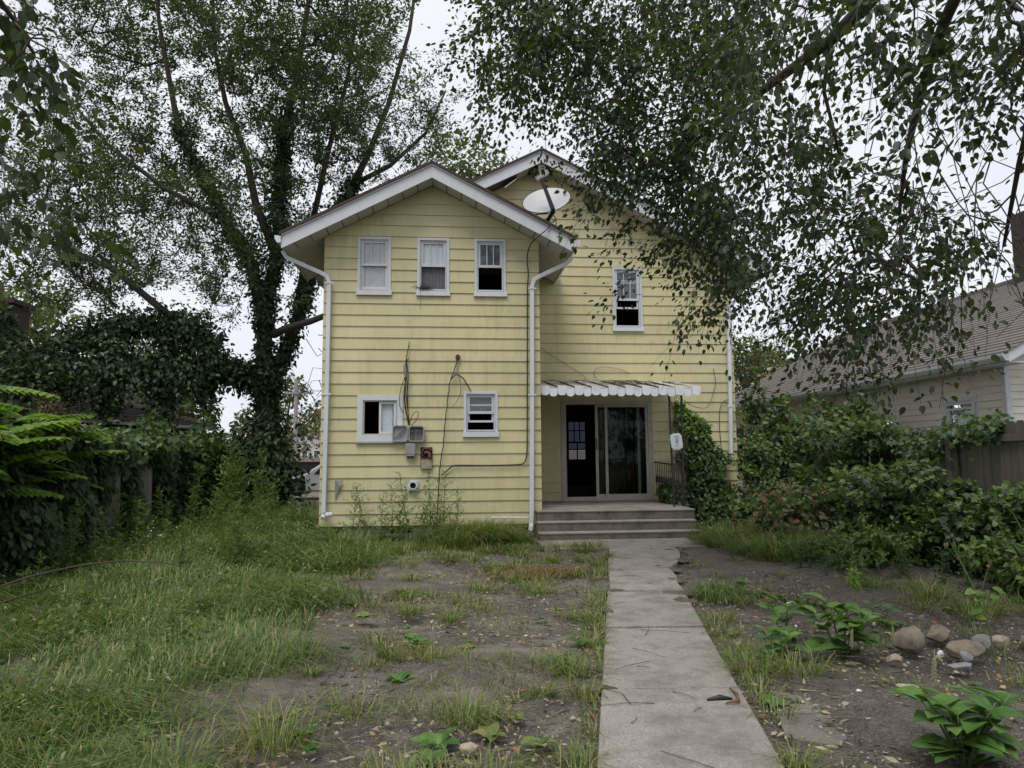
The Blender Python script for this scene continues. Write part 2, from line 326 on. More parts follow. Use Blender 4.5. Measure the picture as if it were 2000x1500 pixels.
def np_mesh(name, V, loops, starts, totals, mat, rnd=None, smooth=False):
    me = bpy.data.meshes.new(name); me.vertices.add(len(V)); me.vertices.foreach_set('co', V.astype(np.float32).ravel())
    me.loops.add(len(loops)); me.loops.foreach_set('vertex_index', loops.astype(np.int32))
    me.polygons.add(len(starts)); me.polygons.foreach_set('loop_start', starts.astype(np.int32)); me.polygons.foreach_set('loop_total', totals.astype(np.int32))
    if rnd is not None:
        a = me.attributes.new('rnd', 'FLOAT', 'POINT'); a.data.foreach_set('value', rnd.astype(np.float32))
    if smooth: me.polygons.foreach_set('use_smooth', [True]*len(starts))
    me.materials.append(mat); me.update(calc_edges=True); return me
def leaf_mesh(name, P, D, Nn, S, kind, mat, rnd=None, smooth=False):
    T, F = tpl(kind); n = len(P); k = len(T); Rm = frames(D, Nn)
    S = np.asarray(S).reshape(-1, 1, 1)
    V = P[:, None, :] + np.einsum('nij,kj->nki', Rm, T)*S
    fl = np.concatenate([np.array(f) for f in F]); ft = np.array([len(f) for f in F])
    loops = (np.arange(n)[:, None]*k + fl[None]).ravel(); totals = np.tile(ft, n); starts = np.concatenate([[0], np.cumsum(totals)[:-1]])
    if rnd is None: rnd = rs.rand(n)
    return np_mesh(name, V.reshape(-1, 3), loops, starts, totals, mat, np.repeat(rnd, k), smooth)
one_leaf = {}
def leaves(name, P, D, Nn, S, kind, mat, parent, n_parts=0):
    """foliage of a thing: the n_parts leaves that show largest are parts of their own, the rest one part"""
    S = np.asarray(S)*np.ones(len(P))
    if n_parts:
        score = S/np.linalg.norm(P - np.array(CAM), axis=1)
        idx = np.argsort(-score)[:n_parts]; keep = np.ones(len(P), bool); keep[idx] = False
        key = (kind, mat.name)
        if key not in one_leaf:
            one_leaf[key] = leaf_mesh('leaf', np.zeros((1, 3)), np.array([[1., 0, 0]]), np.array([[0, 0, 1.]]), [1], kind, mat, np.array([.0]), kind == 'big')
        Rm = frames(D[idx], Nn[idx])
        for i, rm in zip(idx, Rm):
            o = put('leaf', one_leaf[key], parent)
            o.matrix_basis = Matrix.Translation(Vector(P[i])) @ Matrix(rm.tolist()).to_4x4() @ Matrix.Scale(float(S[i]), 4)
        P, D, Nn, S = P[keep], D[keep], Nn[keep], S[keep]
    if len(P): put(name, leaf_mesh(name, P, D, Nn, S, kind, mat), parent, 'stuff' if parent is not None else None)
def rdir(n, bias=(0, 0, 0), s=1.):
    v = rs.normal(size=(n, 3))*s + np.array(bias); return v/np.linalg.norm(v, axis=1, keepdims=True)
def blades(name, P, H, W, lean, mat, parent=None, kind='stuff', droop=.4, ang=None):
    """grass blades: two bent segments each"""
    n = len(P); a = rs.rand(n)*2*np.pi if ang is None else ang; d = np.stack([np.cos(a), np.sin(a), np.zeros(n)], 1); w = np.stack([-np.sin(a), np.cos(a), np.zeros(n)], 1)
    H = H[:, None]; W = W[:, None]; L = (lean*(.3+rs.rand(n)*1.2))[:, None]
    upv = np.array([[0, 0, 1.]])
    p1 = P + upv*H*.6 + d*H*L*.35; p2 = P + upv*H*(1-droop*L*.6) + d*H*L*1.0
    V = np.stack([P - w*W, P + w*W, p1 - w*W*.8, p1 + w*W*.8, p2], 1)
    fl = np.array([0, 1, 3, 2, 2, 3, 4]); ft = np.array([4, 3])
    loops = (np.arange(n)[:, None]*5 + fl[None]).ravel(); totals = np.tile(ft, n); starts = np.concatenate([[0], np.cumsum(totals)[:-1]])
    o = put(name, np_mesh(name, V.reshape(-1, 3), loops, starts, totals, mat, np.repeat(rs.rand(n), 5)), parent, kind)
    return o, p2, d
def grow(anchors, limbs, r_limb, step=.25, r_tip=.004, jit=.06, sides=4, expo=.42):
    """joins every anchor to the nearest wood already there, and thickens the wood by what it carries"""
    mb = MB(); nodes_p = []; par = []; rad0 = []
    for pts, (ra, rb) in limbs:
        pts = [Vector(p) for p in pts]; m = len(pts); rr = [ra + (rb-ra)*i/(m-1) for i in range(m)]
        mb.tube(pts, rr, 8)
        for i in range(m-1):
            k = max(1, int((pts[i+1]-pts[i]).length/step))
            for j in range(k): nodes_p.append(pts[i].lerp(pts[i+1], j/k)); par.append(-1); rad0.append(rr[i])
    nl = len(nodes_p); P = np.array([tuple(p) for p in nodes_p]); A = np.array(anchors)
    d = ((A[:, None, :] - P[None])**2).sum(2); best = d.argmin(1); bd = d.min(1); left = np.ones(len(A), bool)
    order = []; parent = np.full(len(A), -1); cost = bd.copy()
    for _ in range(len(A)):
        c = np.where(left, cost, 1e9); i = int(c.argmin()); left[i] = False; order.append(i); parent[i] = best[i]
        dd = ((A - A[i])**2).sum(1); up_ = dd < cost; cost = np.where(up_, dd, cost); best = np.where(up_, nl+i, best)
    cnt = np.ones(len(A))
    for i in reversed(order):
        if parent[i] >= nl: cnt[parent[i]-nl] += cnt[i]
    dirs = np.zeros_like(A)
    for i in order:
        p = Vector(P[parent[i]]) if parent[i] < nl else Vector(A[parent[i]-nl]); q = Vector(A[i]); L = (q-p).length
        dirs[i] = (q-p)/max(L, 1e-6)
        r = r_tip*cnt[i]**expo; rp = r_tip*(cnt[parent[i]-nl])**expo if parent[i] >= nl else r*1.3
        a = p.lerp(q, .35) + Vector(rs.normal(size=3)*jit*L); b = p.lerp(q, .7) + Vector(rs.normal(size=3)*jit*L)
        mb.tube([p, a, b, q], [min(rp, r*1.5), r*1.2, r*1.1, r], sides, caps=False)
    return mb, dirs
def sprigs(A, dirs, length, per, spread, droop, size, mb=None, r=.003):
    """leaf positions along a drooping twig at every anchor"""
    n = len(A); t = rs.rand(n, per); d = dirs/np.linalg.norm(dirs, axis=1, keepdims=True)
    Ln = length*(.6 + .8*rs.rand(n, 1)); base = A[:, None, :] + d[:, None, :]*(t*Ln)[..., None]
    base[..., 2] -= droop*(t*t*Ln)
    if mb is not None:                     # the twig itself, with a couple of side shoots
        for i in range(n):
            c = lambda f: A[i] + d[i]*f*Ln[i, 0] + np.array([0, 0, -droop*f*f*Ln[i, 0]])
            mb.tube([c(0), c(.5), c(1)], [r, r*.8, r*.5], 3, caps=False)
            for f in (.3, .6):
                e = rs.normal(size=3)*spread*1.3; e[2] -= spread*.4; mb.tube([c(f), c(f+.1)+e*.6, c(f+.2)+e], [r*.6, r*.5, r*.4], 3, caps=False)
    off = rs.normal(size=(n, per, 3))*spread*(.35+t[..., None]); off[..., 2] *= .6
    P = (base + off).reshape(-1, 3)
    D = (d[:, None, :]*.6 + off/spread*.5 + rs.normal(size=(n, per, 3))*.3); D[..., 2] -= droop*.8
    Nn = rs.normal(size=(n*per, 3))*.45 + np.array([0, 0, 1.]); S = size*(.6 + .7*rs.rand(n*per))
    return P, D.reshape(-1, 3), Nn, S
def cloud(center, rad, n, size, hollow=.45, seed=0):
    """leaves in an uneven mound: lumpy shell, denser on the outside"""
    c = np.array(center); q = np.random.RandomState(seed); u = q.normal(size=(n, 3)); u /= np.linalg.norm(u, axis=1, keepdims=True)
    lump = q.normal(size=(14, 3)); lump /= np.linalg.norm(lump, axis=1, keepdims=True)
    k = (np.maximum(0, u @ lump.T)**10 * q.uniform(.0, .5, 14)[None]).max(1)
    r = (hollow + (1-hollow)*q.rand(n)**.45)*(.72 + k)
    P = c + u*r[:, None]*np.array(rad)
    D = u*.5 + q.normal(size=(n, 3))*.5; D[:, 2] -= .35; Nn = u*.7 + q.normal(size=(n, 3))*.35 + np.array([0, 0, .8])
    return P, D, Nn, size*(.55 + .8*q.rand(n))

# ------------------------------------------------------------------ ground, sky-side setting, walkway
def axis(lo, hi, step, far):
    a = list(np.arange(lo, hi+1e-6, step)); o = []; s = step; x = hi
    while x < far: s *= 1.35; x += s; o.append(x)
    l = []; s = step; x = lo
    while x > -far: s *= 1.35; x -= s; l.append(x)
    return np.array(l[::-1] + a + o)
def wl0(y): return np.where(y < 7.5, .703+(y-3.49)*.2374, np.where(y < 10.6, 1.65+(y-7.5)*.235, 1.4))
def wr0(y): return np.where(y < 7.5, 1.55+(y-3.4)*.2185, np.where(y < 10.6, 2.5+(y-7.5)*.29, 4.1))
gx = axis(-9, 9, .09, 600); gy = axis(.5, 16, .09, 600)
X, Yg = np.meshgrid(gx, gy); Z = .2*np.clip(Yg, 0, 12.5)/12.5
q = np.random.RandomState(3); B = np.zeros_like(Z)
for k in range(46):
    f = q.uniform(.5, 7); an = q.uniform(0, 6.28); B += np.sin(X*f*np.cos(an) + Yg*f*np.sin(an) + q.uniform(0, 6.28))*.012/(.5+f*.45)
B += q.normal(size=B.shape)*.004
near = (np.abs(X) < 11) & (Yg > 0) & (Yg < 18)
flat = np.clip((np.maximum.reduce([wl0(Yg)-X, X-wr0(Yg), Yg-11.8])-.0)/.5, .12, 1); Z += np.where(near, B*flat, 0) - .012
nx, ny = len(gx), len(gy); ii = (np.arange(ny-1)[:, None]*nx + np.arange(nx-1)[None]).ravel()
gl = np.stack([ii, ii+1, ii+1+nx, ii+nx], 1).ravel()
gme = np_mesh('ground', np.stack([X, Yg, Z], 2).reshape(-1, 3), gl, np.arange(len(ii))*4, np.full(len(ii), 4), M['dirt'], smooth=True)
put('ground', gme, None, 'structure')
walk = thing('walkway', None, None, (1.5, 7, .11)); walk['kind'] = 'structure'
def slab(quad, th, name='slab', lift=.03, parent=walk, z=None):
    b = [(x, y, (gz(x, y) if z is None else z)+lift-th) for x, y in quad]; t = [(x, y, (gz(x, y) if z is None else z)+lift) for x, y in quad]
    return MB().hexa(b, t).build(name, M['concrete'], parent, bevel=.008)
def wl(y): return .703+(y-3.49)*.2374
def wr(y): return 1.55+(y-3.4)*.2185
for y0, y1, lf in ((.0, 1.475, .028), (1.5, 2.975, .03), (3.0, 4.465, .038), (4.5, 5.96, .03), (6.0, 7.42, .036)):
    slab([(wl(y0), y0), (wr(y0), y0-.05), (wr(y1), y1-.05), (wl(y1), y1)], .12, lift=lf)
mb = MB(); ring = [(1.68, 7.50), (2.43, 7.36), (2.50, 7.8), (2.62, 8.2), (2.71, 8.75), (2.98, 9.25), (3.16, 9.7), (3.30, 10.15), (3.34, 10.55), (2.38, 10.62), (2.02, 9.1)]
mb.prism([(x, y) for x, y in ring], 0, 1, lambda p, qq, w: (p, qq, gz(p, qq) + (-.09 if w == 0 else .045))); mb.build('slab', M['concrete'], walk, bevel=.01)
slab([(1.42, 10.66), (3.86, 10.63), (3.9, 11.66), (1.42, 11.66)], .12, lift=.035)

q = np.random.RandomState(44)                      # soil washed over the walkway's broken edges
for x, y, a, b in ((2.32, 7.30, .22, .16), (2.28, 6.95, .12, .2), (2.5, 8.0, .12, .16), (2.72, 8.7, .16, .2), (1.72, 7.47, .2, .05), (3.05, 9.4, .16, .2), (3.2, 10.3, .2, .2), (1.45, 6.6, .06, .2), (.95, 4.5, .1, .05)):
    ring = [(x+a*math.cos(k/14*6.283)*q.uniform(.65, 1.15), y+b*math.sin(k/14*6.283)*q.uniform(.65, 1.15)) for k in range(14)]; mb = MB()
    c = (x, y, gz(x, y)+.056); rim = [(px, py, gz(px, py)+.03) for px, py in ring]
    for k in range(14): mb.poly([c, rim[k], rim[(k+1) % 14]])
    tag(mb.build('soil_spill', M['dirt'], None, True), kind='stuff')

# ------------------------------------------------------------------ the yellow house
YA, YM = 12.5, 14.4            # rear walls of the two-storey wing and of the main house
XL, XR, XM = -2.17, 1.6, 5.95
house = thing('yellow_house', 'two storey house in yellow lap siding with white trim and a gabled rear wing', 'house', (0, YA, .2))
E0, STEP = .422, .2035
FRONT = lambda Yw: (lambda u, z, d: (u, Yw-d, z))
LEFT = lambda Xw: (lambda u, z, d: (Xw-d, u, z))
RIGHT = lambda Xw: (lambda u, z, d: (Xw+d, u, z))
def board(f, a0, b0, a1, b1, z0, z1, holes, parent, mat, name='siding_board', lip=.021):
    """one lap board; where an opening cuts right through it, one board on each side"""
    hs = [h for h in holes if h[2] < z1-.004 and h[3] > z0+.004]
    d = lambda z: .004 + (lip-.004)*(z1-z)/(z1-z0)
    def cell(mb, ua, ub, uc, ud, za, zb):
        mb.hexa([f(ua, za, d(za)), f(ub, za, d(za)), f(ub, za, 0), f(ua, za, 0)], [f(uc, zb, d(zb)), f(ud, zb, d(zb)), f(ud, zb, 0), f(uc, zb, 0)])
    if not hs:
        L = b0-a0; c = a0+L*random.uniform(.25, .75)
        if L > 2.4 and b1-a1 > 1.2 and a1 < c < b1:                     # two lengths butted with a hairline joint
            mb = MB(); cell(mb, a0, c-.001, a1, c-.001, z0, z1); mb.build(name, mat, parent); mb = MB(); cell(mb, c+.001, b0, c+.001, b1, z0, z1); mb.build(name, mat, parent)
        else: mb = MB(); cell(mb, a0, b0, a1, b1, z0, z1); mb.build(name, mat, parent)
        return
    us = sorted({a0, b0} | {min(max(v, a0), b0) for h in hs for v in h[:2]}); zz = sorted({z0, z1} | {min(max(v, z0), z1) for h in hs for v in h[2:]})
    us = [u for k, u in enumerate(us) if k == 0 or u-us[k-1] > .003]; zz = [z for k, z in enumerate(zz) if k == 0 or z-zz[k-1] > .003]
    groups = []; cur = MB()
    for i in range(len(us)-1):
        cells = [j for j in range(len(zz)-1) if not any(h[0] < (us[i]+us[i+1])/2 < h[1] and h[2] < (zz[j]+zz[j+1])/2 < h[3] for h in hs)]
        if not cells:
            if cur.v: groups.append(cur); cur = MB()
        for j in cells: cell(cur, us[i], us[i+1], us[i], us[i+1], zz[j], zz[j+1])
    if cur.v: groups.append(cur)
    for mb in groups: mb.weld(); mb.build(name, mat, parent)
def wall_cells(f, u0, u1, z0, z1, holes, th, parent, mat, name='wall'):
    us = sorted({u0, u1} | {v for h in holes for v in h[:2]}); zz = sorted({z0, z1} | {v for h in holes for v in h[2:]}); mb = MB()
    for i in range(len(us)-1):
        for j in range(len(zz)-1):
            cu, cz = (us[i]+us[i+1])/2, (zz[j]+zz[j+1])/2
            if any(h[0] < cu < h[1] and h[2] < cz < h[3] for h in holes): continue
            a, b, c, e = us[i], us[i+1], zz[j], zz[j+1]
            mb.hexa([f(a, c, 0), f(b, c, 0), f(b, c, -th), f(a, c, -th)], [f(a, e, 0), f(b, e, 0), f(b, e, -th), f(a, e, -th)])
    return mb.build(name, mat, parent)
ZS_A = lambda x: 6.46 - .52*abs(x+.3)           # soffit planes of the two gables
ZS_M = lambda x: 7.63 - .5*abs(x-1.9)
W = dict(W1=(-1.608, -1.029, 4.445, 5.488), W2=(-.56, 0, 4.445, 5.49), W3=(.459, 1.017, 4.445, 5.492), W4=(-1.574, -.801, 1.86, 2.662), W5=(.264, .855, 1.94, 2.726))
WM = dict(W=(3.42, 4.04, 4.19, 5.54)); DOOR = (2.34, 4.14, .74, 2.72)
inset = lambda h, k=.02: (h[0]+k, h[1]-k, h[2]+k, h[3]-k)
HA = [inset(h) for h in W.values()]; HM = [inset(WM['W']), inset(DOOR, .01)]
fA = FRONT(YA); fM = FRONT(YM)
k = 0
while True:
    z0 = E0 + STEP*k; z1 = min(z0+STEP+.0, 6.45)
    if z0 > 6.40: break
    lim = lambda z: (max(XL-.022, -.3-(6.46-z)/.52), min(XR+.022, -.3+(6.46-z)/.52))
    (a0, b0), (a1, b1) = lim(z0), lim(z1)
    board(fA, a0, b0, a1, b1, z0, z1, HA, house, M['yellow']); k += 1
k = 0
while True:
    z0 = .26 + STEP*k; z1 = min(z0+STEP, 7.62)
    if z0 > 7.55: break
    lim = lambda z: (max(XR-.3 if z < 5.2 else XL, 1.9-(7.63-z)/.5), min(XM+.022, 1.9+(7.63-z)/.5))
    (a0, b0), (a1, b1) = lim(z0), lim(z1)
    if z0 < 5.2: a0 = a1 = XR+.026
    board(fM, a0, b0, a1, b1, z0, z1, HM, house, M['yellow']); k += 1
for f, ua, ub, zt in ((RIGHT(XR), YA+.001, YM-.03, 5.4), (LEFT(XL), YA+.001, 23, 5.45), (RIGHT(XM), YM+.001, 23, 5.5)):
    k = 0
    while E0+STEP*(k+1) < zt:
        board(f, ua, ub, ua, ub, E0+STEP*k, E0+STEP*(k+1), [], house, M['yellow']); k += 1
# sheathing behind the boards, floors, rooms
wall_cells(fA, XL+.002, XR-.002, .3, 5.46, HA, .13, house, M['sheath'])
wall_cells(fM, XR+.01, XM-.13, .3, 5.5, HM, .13, house, M['sheath'])
wall_cells(LEFT(XL), YA+.132, 22.85, .3, 5.46, [], .13, house, M['sheath']); wall_cells(RIGHT(XR), YA+.132, YM-.002, .3, 5.46, [], .13, house, M['sheath'])
wall_cells(RIGHT(XM), YM+.002, 22.85, .3, 5.5, [], .13, house, M['sheath'])
HF = [(3.82, 4.46, 1.5, 2.8)]; wall_cells(FRONT(22.86), XL, XM, .3, 5.5, HF, .14, house, M['inside'], 'front_wall')
mb = MB(); mb.prism([(-2.16, 5.462), (1.59, 5.462), (-.3, 6.44)], YA+.002, YA+.13, lambda p, qq, w: (p, w, qq)); mb.build('gable_wall', M['sheath'], house)
mb = MB(); mb.prism([(-2.1, 5.6), (5.8, 5.6), (1.9, 7.58)], YM+.002, YM+.13, lambda p, qq, w: (p, w, qq)); mb.build('gable_wall', M['sheath'], house)
MB().box(XL+.14, XM-.14, YM+.135, 22.85, .6, .74).build('floor', M['roomfloor'], house); MB().box(XL+.14, XR-.14, YA+.14, YM+.13, .6, .74).build('floor', M['roomfloor'], house)
MB().box(XL+.14, XM-.14, YM+.135, 22.85, 3.12, 3.3).build('floor', M['inside'], house); MB().box(XL+.14, XR-.14, YA+.14, YM+.13, 3.12, 3.3).build('floor', M['inside'], house)
MB().box(XL+.14, XM-.14, YM+.135, 22.85, 5.62, 5.7).build('ceiling', M['inside'], house)
mb = MB(); mb.box(XL+.15, 2.75, 18, 18.12, .745, 3.11); mb.box(4.85, XM-.15, 18, 18.12, .745, 3.11)      # arch between the rooms
n = 12
for i in range(n):
    x0, x1 = 2.75+2.1*i/n, 2.75+2.1*(i+1)/n; h = lambda x: 2.3+.44*math.sqrt(max(0, 1-((x-3.8)/1.05)**2))
    mb.hexa([(x0, 18, h(x0)), (x1, 18, h(x1)), (x1, 18.12, h(x1)), (x0, 18.12, h(x0))], [(x0, 18, 3.11), (x1, 18, 3.11), (x1, 18.12, 3.11), (x0, 18.12, 3.11)])
mb.build('arch_wall', M['inside'], house)
MB().box(1.735, 1.85, YM+.14, 17.99, .745, 3.11).build('room_wall', M['inside'], house)
fw_ = MB().frame(3.82, 4.46, 1.5, 2.8, .05, 22.84, 22.9).build('window', M['dark'], house)
mb = MB(); mb.box(3.87, 4.41, 22.845, 22.895, 2.07, 2.12); mb.box(3.87, 4.41, 22.85, 22.89, 1.84, 1.88); mb.box(3.87, 4.41, 22.85, 22.89, 2.46, 2.49); mb.box(4.13, 4.165, 22.85, 22.89, 1.55, 1.84); mb.box(4.13, 4.165, 22.85, 22.89, 1.88, 2.07)
for x in (4.04, 4.22): mb.box(x, x+.03, 22.85, 22.89, 2.12, 2.46); mb.box(x, x+.03, 22.85, 22.89, 2.49, 2.75)
mb.build('muntin', M['dark'], fw_)
MB().box(3.87, 4.41, 22.868, 22.872, 1.84, 2.75).build('pane', M['milk'], fw_); MB().box(3.87, 4.41, 22.868, 22.872, 1.55, 1.838).build('pane', M['milk2'], fw_)
mb = MB(); mb.box(3.7, 4.6, 22.70, 22.84, 1.42, 1.47); mb.build('sill', M['inside'], fw_)

# foundation blocks under the wing
for r in range(2):
    for i in range(10):
        x0 = XL+.04 + .378*i - (.19 if r else 0); xa, xb = max(x0+.004, XL+.04), min(x0+.374, XR-.04)
        if xb-xa > .05: MB().box(xa, xb, YA-.0+.004*((i*7+r) % 3), YA+.18, .425-.2*(r+1)+.004, .42-.2*r-.004).build('foundation_block', M['block'], house)
MB().box(XL+.06, XR-.06, YA+.02, YA+.17, -.02, .415).build('mortar_bed', M['block'], house)
MB().box(XL+.08, XM-.05, YM+.02, 22.8, -.05, .3).build('foundation', M['block'], house)

def dh(wn, Yw, key, bars, upper, lower, lower_open=0., rows=False):
    x0, x1, z0, z1 = wn; c = .042
    o = MB(); o.box(x0-.004, x0+c, Yw-.034, Yw+.06, z0, z1); o.box(x1-c, x1+.004, Yw-.034, Yw+.06, z0, z1); o.box(x0+c, x1-c, Yw-.034, Yw+.06, z1-c, z1)
    w = o.build('window', M['white'], house)
    MB().hexa([(x0-.02, Yw-.055, z0-.012), (x1+.02, Yw-.055, z0-.012), (x1+.02, Yw+.06, z0-.006), (x0-.02, Yw+.06, z0-.006)],
              [(x0-.02, Yw-.05, z0+.075), (x1+.02, Yw-.05, z0+.075), (x1+.02, Yw+.06, z0+.09), (x0-.02, Yw+.06, z0+.09)]).build('sill', M['white'], w)
    a, b, zb, zt = x0+c, x1-c, z0+.092, z1-c; mid = (zb+zt)/2 - (.0 if not rows else .03)
    MB().frame(a+.003, b-.003, zb, zt, .022, Yw-.008, Yw+.058).build('jamb', M['white'], w)
    a += .027; b -= .027; zt -= .024; zb += .024
    MB().frame(a, b, mid-.022, zt, .034, Yw+.004, Yw+.03, wb=.045, wt=.034).build('sash', M['white'], w)
    pa, pb, qa, qb = a+.034, b-.034, mid+.023, zt-.034
    MB().box(pa, pb, Yw+.018, Yw+.021, qa, qb).build('pane', M['glass'], w)
    for i in range(bars):
        x = pa + (pb-pa)*(i+1)/(bars+1); MB().box(x-.008, x+.008, Yw+.008, Yw+.0175, qa, qb).build('muntin', M['white'], w)
    if rows: MB().box(pa, pb, Yw+.007, Yw+.0078, qb-.19, qb-.173).build('muntin', M['white'], w)
    lz0 = zb + lower_open; lz1 = mid+.02+lower_open
    if lower_open < .5:
        MB().frame(a, b, lz0, min(lz1, zt), .034, Yw+.033, Yw+.057, wb=.036).build('sash', M['white'], w)
        if lower != 'open': MB().box(a+.034, b-.034, Yw+.044, Yw+.047, lz0+.036, min(lz1, zt)-.034).build('pane', M['glass'], w)
    for mt, za, zbb in ((upper, mid, zt), (lower, zb, mid)):
        if mt and mt != 'open':
            m2 = MB(); nn = 14; off = .034 if za == mid else .062
            for i in range(nn):
                xa, xb = a+.002+(b-a-.004)*i/nn, a+.002+(b-a-.004)*(i+1)/nn; ya, yb = Yw+off+.01*(i % 2), Yw+off+.01*((i+1) % 2)
                m2.poly([(xa, ya, za), (xb, yb, za), (xb, yb, zbb), (xa, ya, zbb)])
            m2.build({'curtain': 'curtain', 'blind': 'blind', 'screen': 'insect_screen', 'darkblind': 'drape'}[mt], M[mt], w)
    return w
dh(W['W1'], YA, 1, 2, 'blind', 'blind'); dh(W['W2'], YA, 2, 2, 'curtain', 'screen', .52); dh(W['W3'], YA, 3, 2, 'darkblind', 'open', .43)
dh(W['W5'], YA, 5, 0, 'screen', 'open', .13); dh(WM['W'], YM, 6, 2, 'darkblind', 'open', .36, True)
# bird's nest of twigs on the middle sill, with its hanging strand
mb = MB(); q = np.random.RandomState(8)
for i in range(46):
    c = Vector((-.42+q.normal()*.06, YA-.035+q.normal()*.012, 4.55+abs(q.normal())*.025)); d = Vector((q.normal(), q.normal()*.2, q.normal()*.45)).normalized()*.06
    mb.tube([c-d, c+Vector((0, 0, .015)), c+d], .003, 3)
mb.tube([(-.50, YA-.06, 4.55), (-.505, YA-.06, 4.4), (-.50, YA-.04, 4.18)], .003, 3)
tag(mb.build('bird_nest', M['twig']), 'scruffy twig nest with a hanging strand on the sill of the middle upstairs window', 'nest')
# slider window, lower left
x0, x1, z0, z1 = W['W4']
o = MB().frame(x0-.004, x1+.004, z0, z1, .095, YA-.036, YA+.07, wb=.11, wt=.09).build('window', M['white'], house)
MB().frame(x0+.095, x1-.095, z0+.11, z1-.09, .022, YA-.02, YA+.06).build('jamb', M['oldwhite'], o)
mx_ = (x0+x1)/2-.02
MB().frame(mx_, x1-.118, z0+.133, z1-.113, .04, YA+.0, YA+.03).build('sash', M['white'], o)
MB().box(mx_+.04, x1-.158, YA+.012, YA+.016, z0+.173, z1-.153).build('pane', M['glass'], o); MB().box(mx_+.04, x1-.175, YA+.05, YA+.055, z0+.15, z1-.13).build('curtain', M['curtain'], o)
MB().hexa([(x0-.02, YA-.055, z0-.03), (x1+.02, YA-.055, z0-.03), (x1+.02, YA, z0-.02), (x0-.02, YA, z0-.02)], [(x0-.02, YA-.055, z0-.003), (x1+.02, YA-.055, z0-.003), (x1+.02, YA, z0-.003), (x0-.02, YA, z0-.003)]).build('sill', M['oldwhite'], o)
# sliding door
dx0, dx1, dz0, dz1 = DOOR
door = MB().frame(dx0, dx1, dz0, dz1+.0, .045, YM-.03, YM+.12, wb=.03, wt=.07).build('sliding_door', M['oldwhite'], house)
MB().frame(3.19, dx1-.046, dz0+.032, dz1-.072, .055, YM-.012, YM+.02, wb=.05).build('door_panel', M['oldwhite'], door)
MB().frame(3.0, 3.93, dz0+.032, dz1-.072, .055, YM+.035, YM+.065, wb=.05).build('door_panel', M['oldwhite'], door)
MB().box(3.245, dx1-.102, YM+.002, YM+.006, dz0+.083, dz1-.128).build('pane', M['doorglass'], door); MB().box(3.055, 3.874, YM+.048, YM+.052, dz0+.083, dz1-.128).build('pane', M['doorglass'], door)
MB().box(3.012, 3.035, YM+.018, YM+.034, 1.72, 1.95).build('handle', M['dark'], door)
mb = MB(); q = np.random.RandomState(4); xs = np.linspace(3.06, 4.08, 40)
ys = YM+.2+.035*np.sin(np.linspace(0, 32, 40))+.02*q.normal(size=40)
for i in range(39): mb.poly([(xs[i], ys[i], .78), (xs[i+1], ys[i+1], .78), (xs[i+1], ys[i+1], 2.66), (xs[i], ys[i], 2.66)])
mb.build('drape', M['greencurtain'], door)
MB().box(dx0-.05, dx1+.05, YM-.075, YM-.031, dz0-.045, dz0-.002).build('threshold', M['oldwhite'], door)
MB().box(dx0-.055, dx0-.003, YM-.036, YM-.004, dz0, dz1+.05).build('casing', M['oldwhite'], door); MB().box(dx1+.003, dx1+.055, YM-.036, YM-.004, dz0, dz1+.05).build('casing', M['oldwhite'], door)

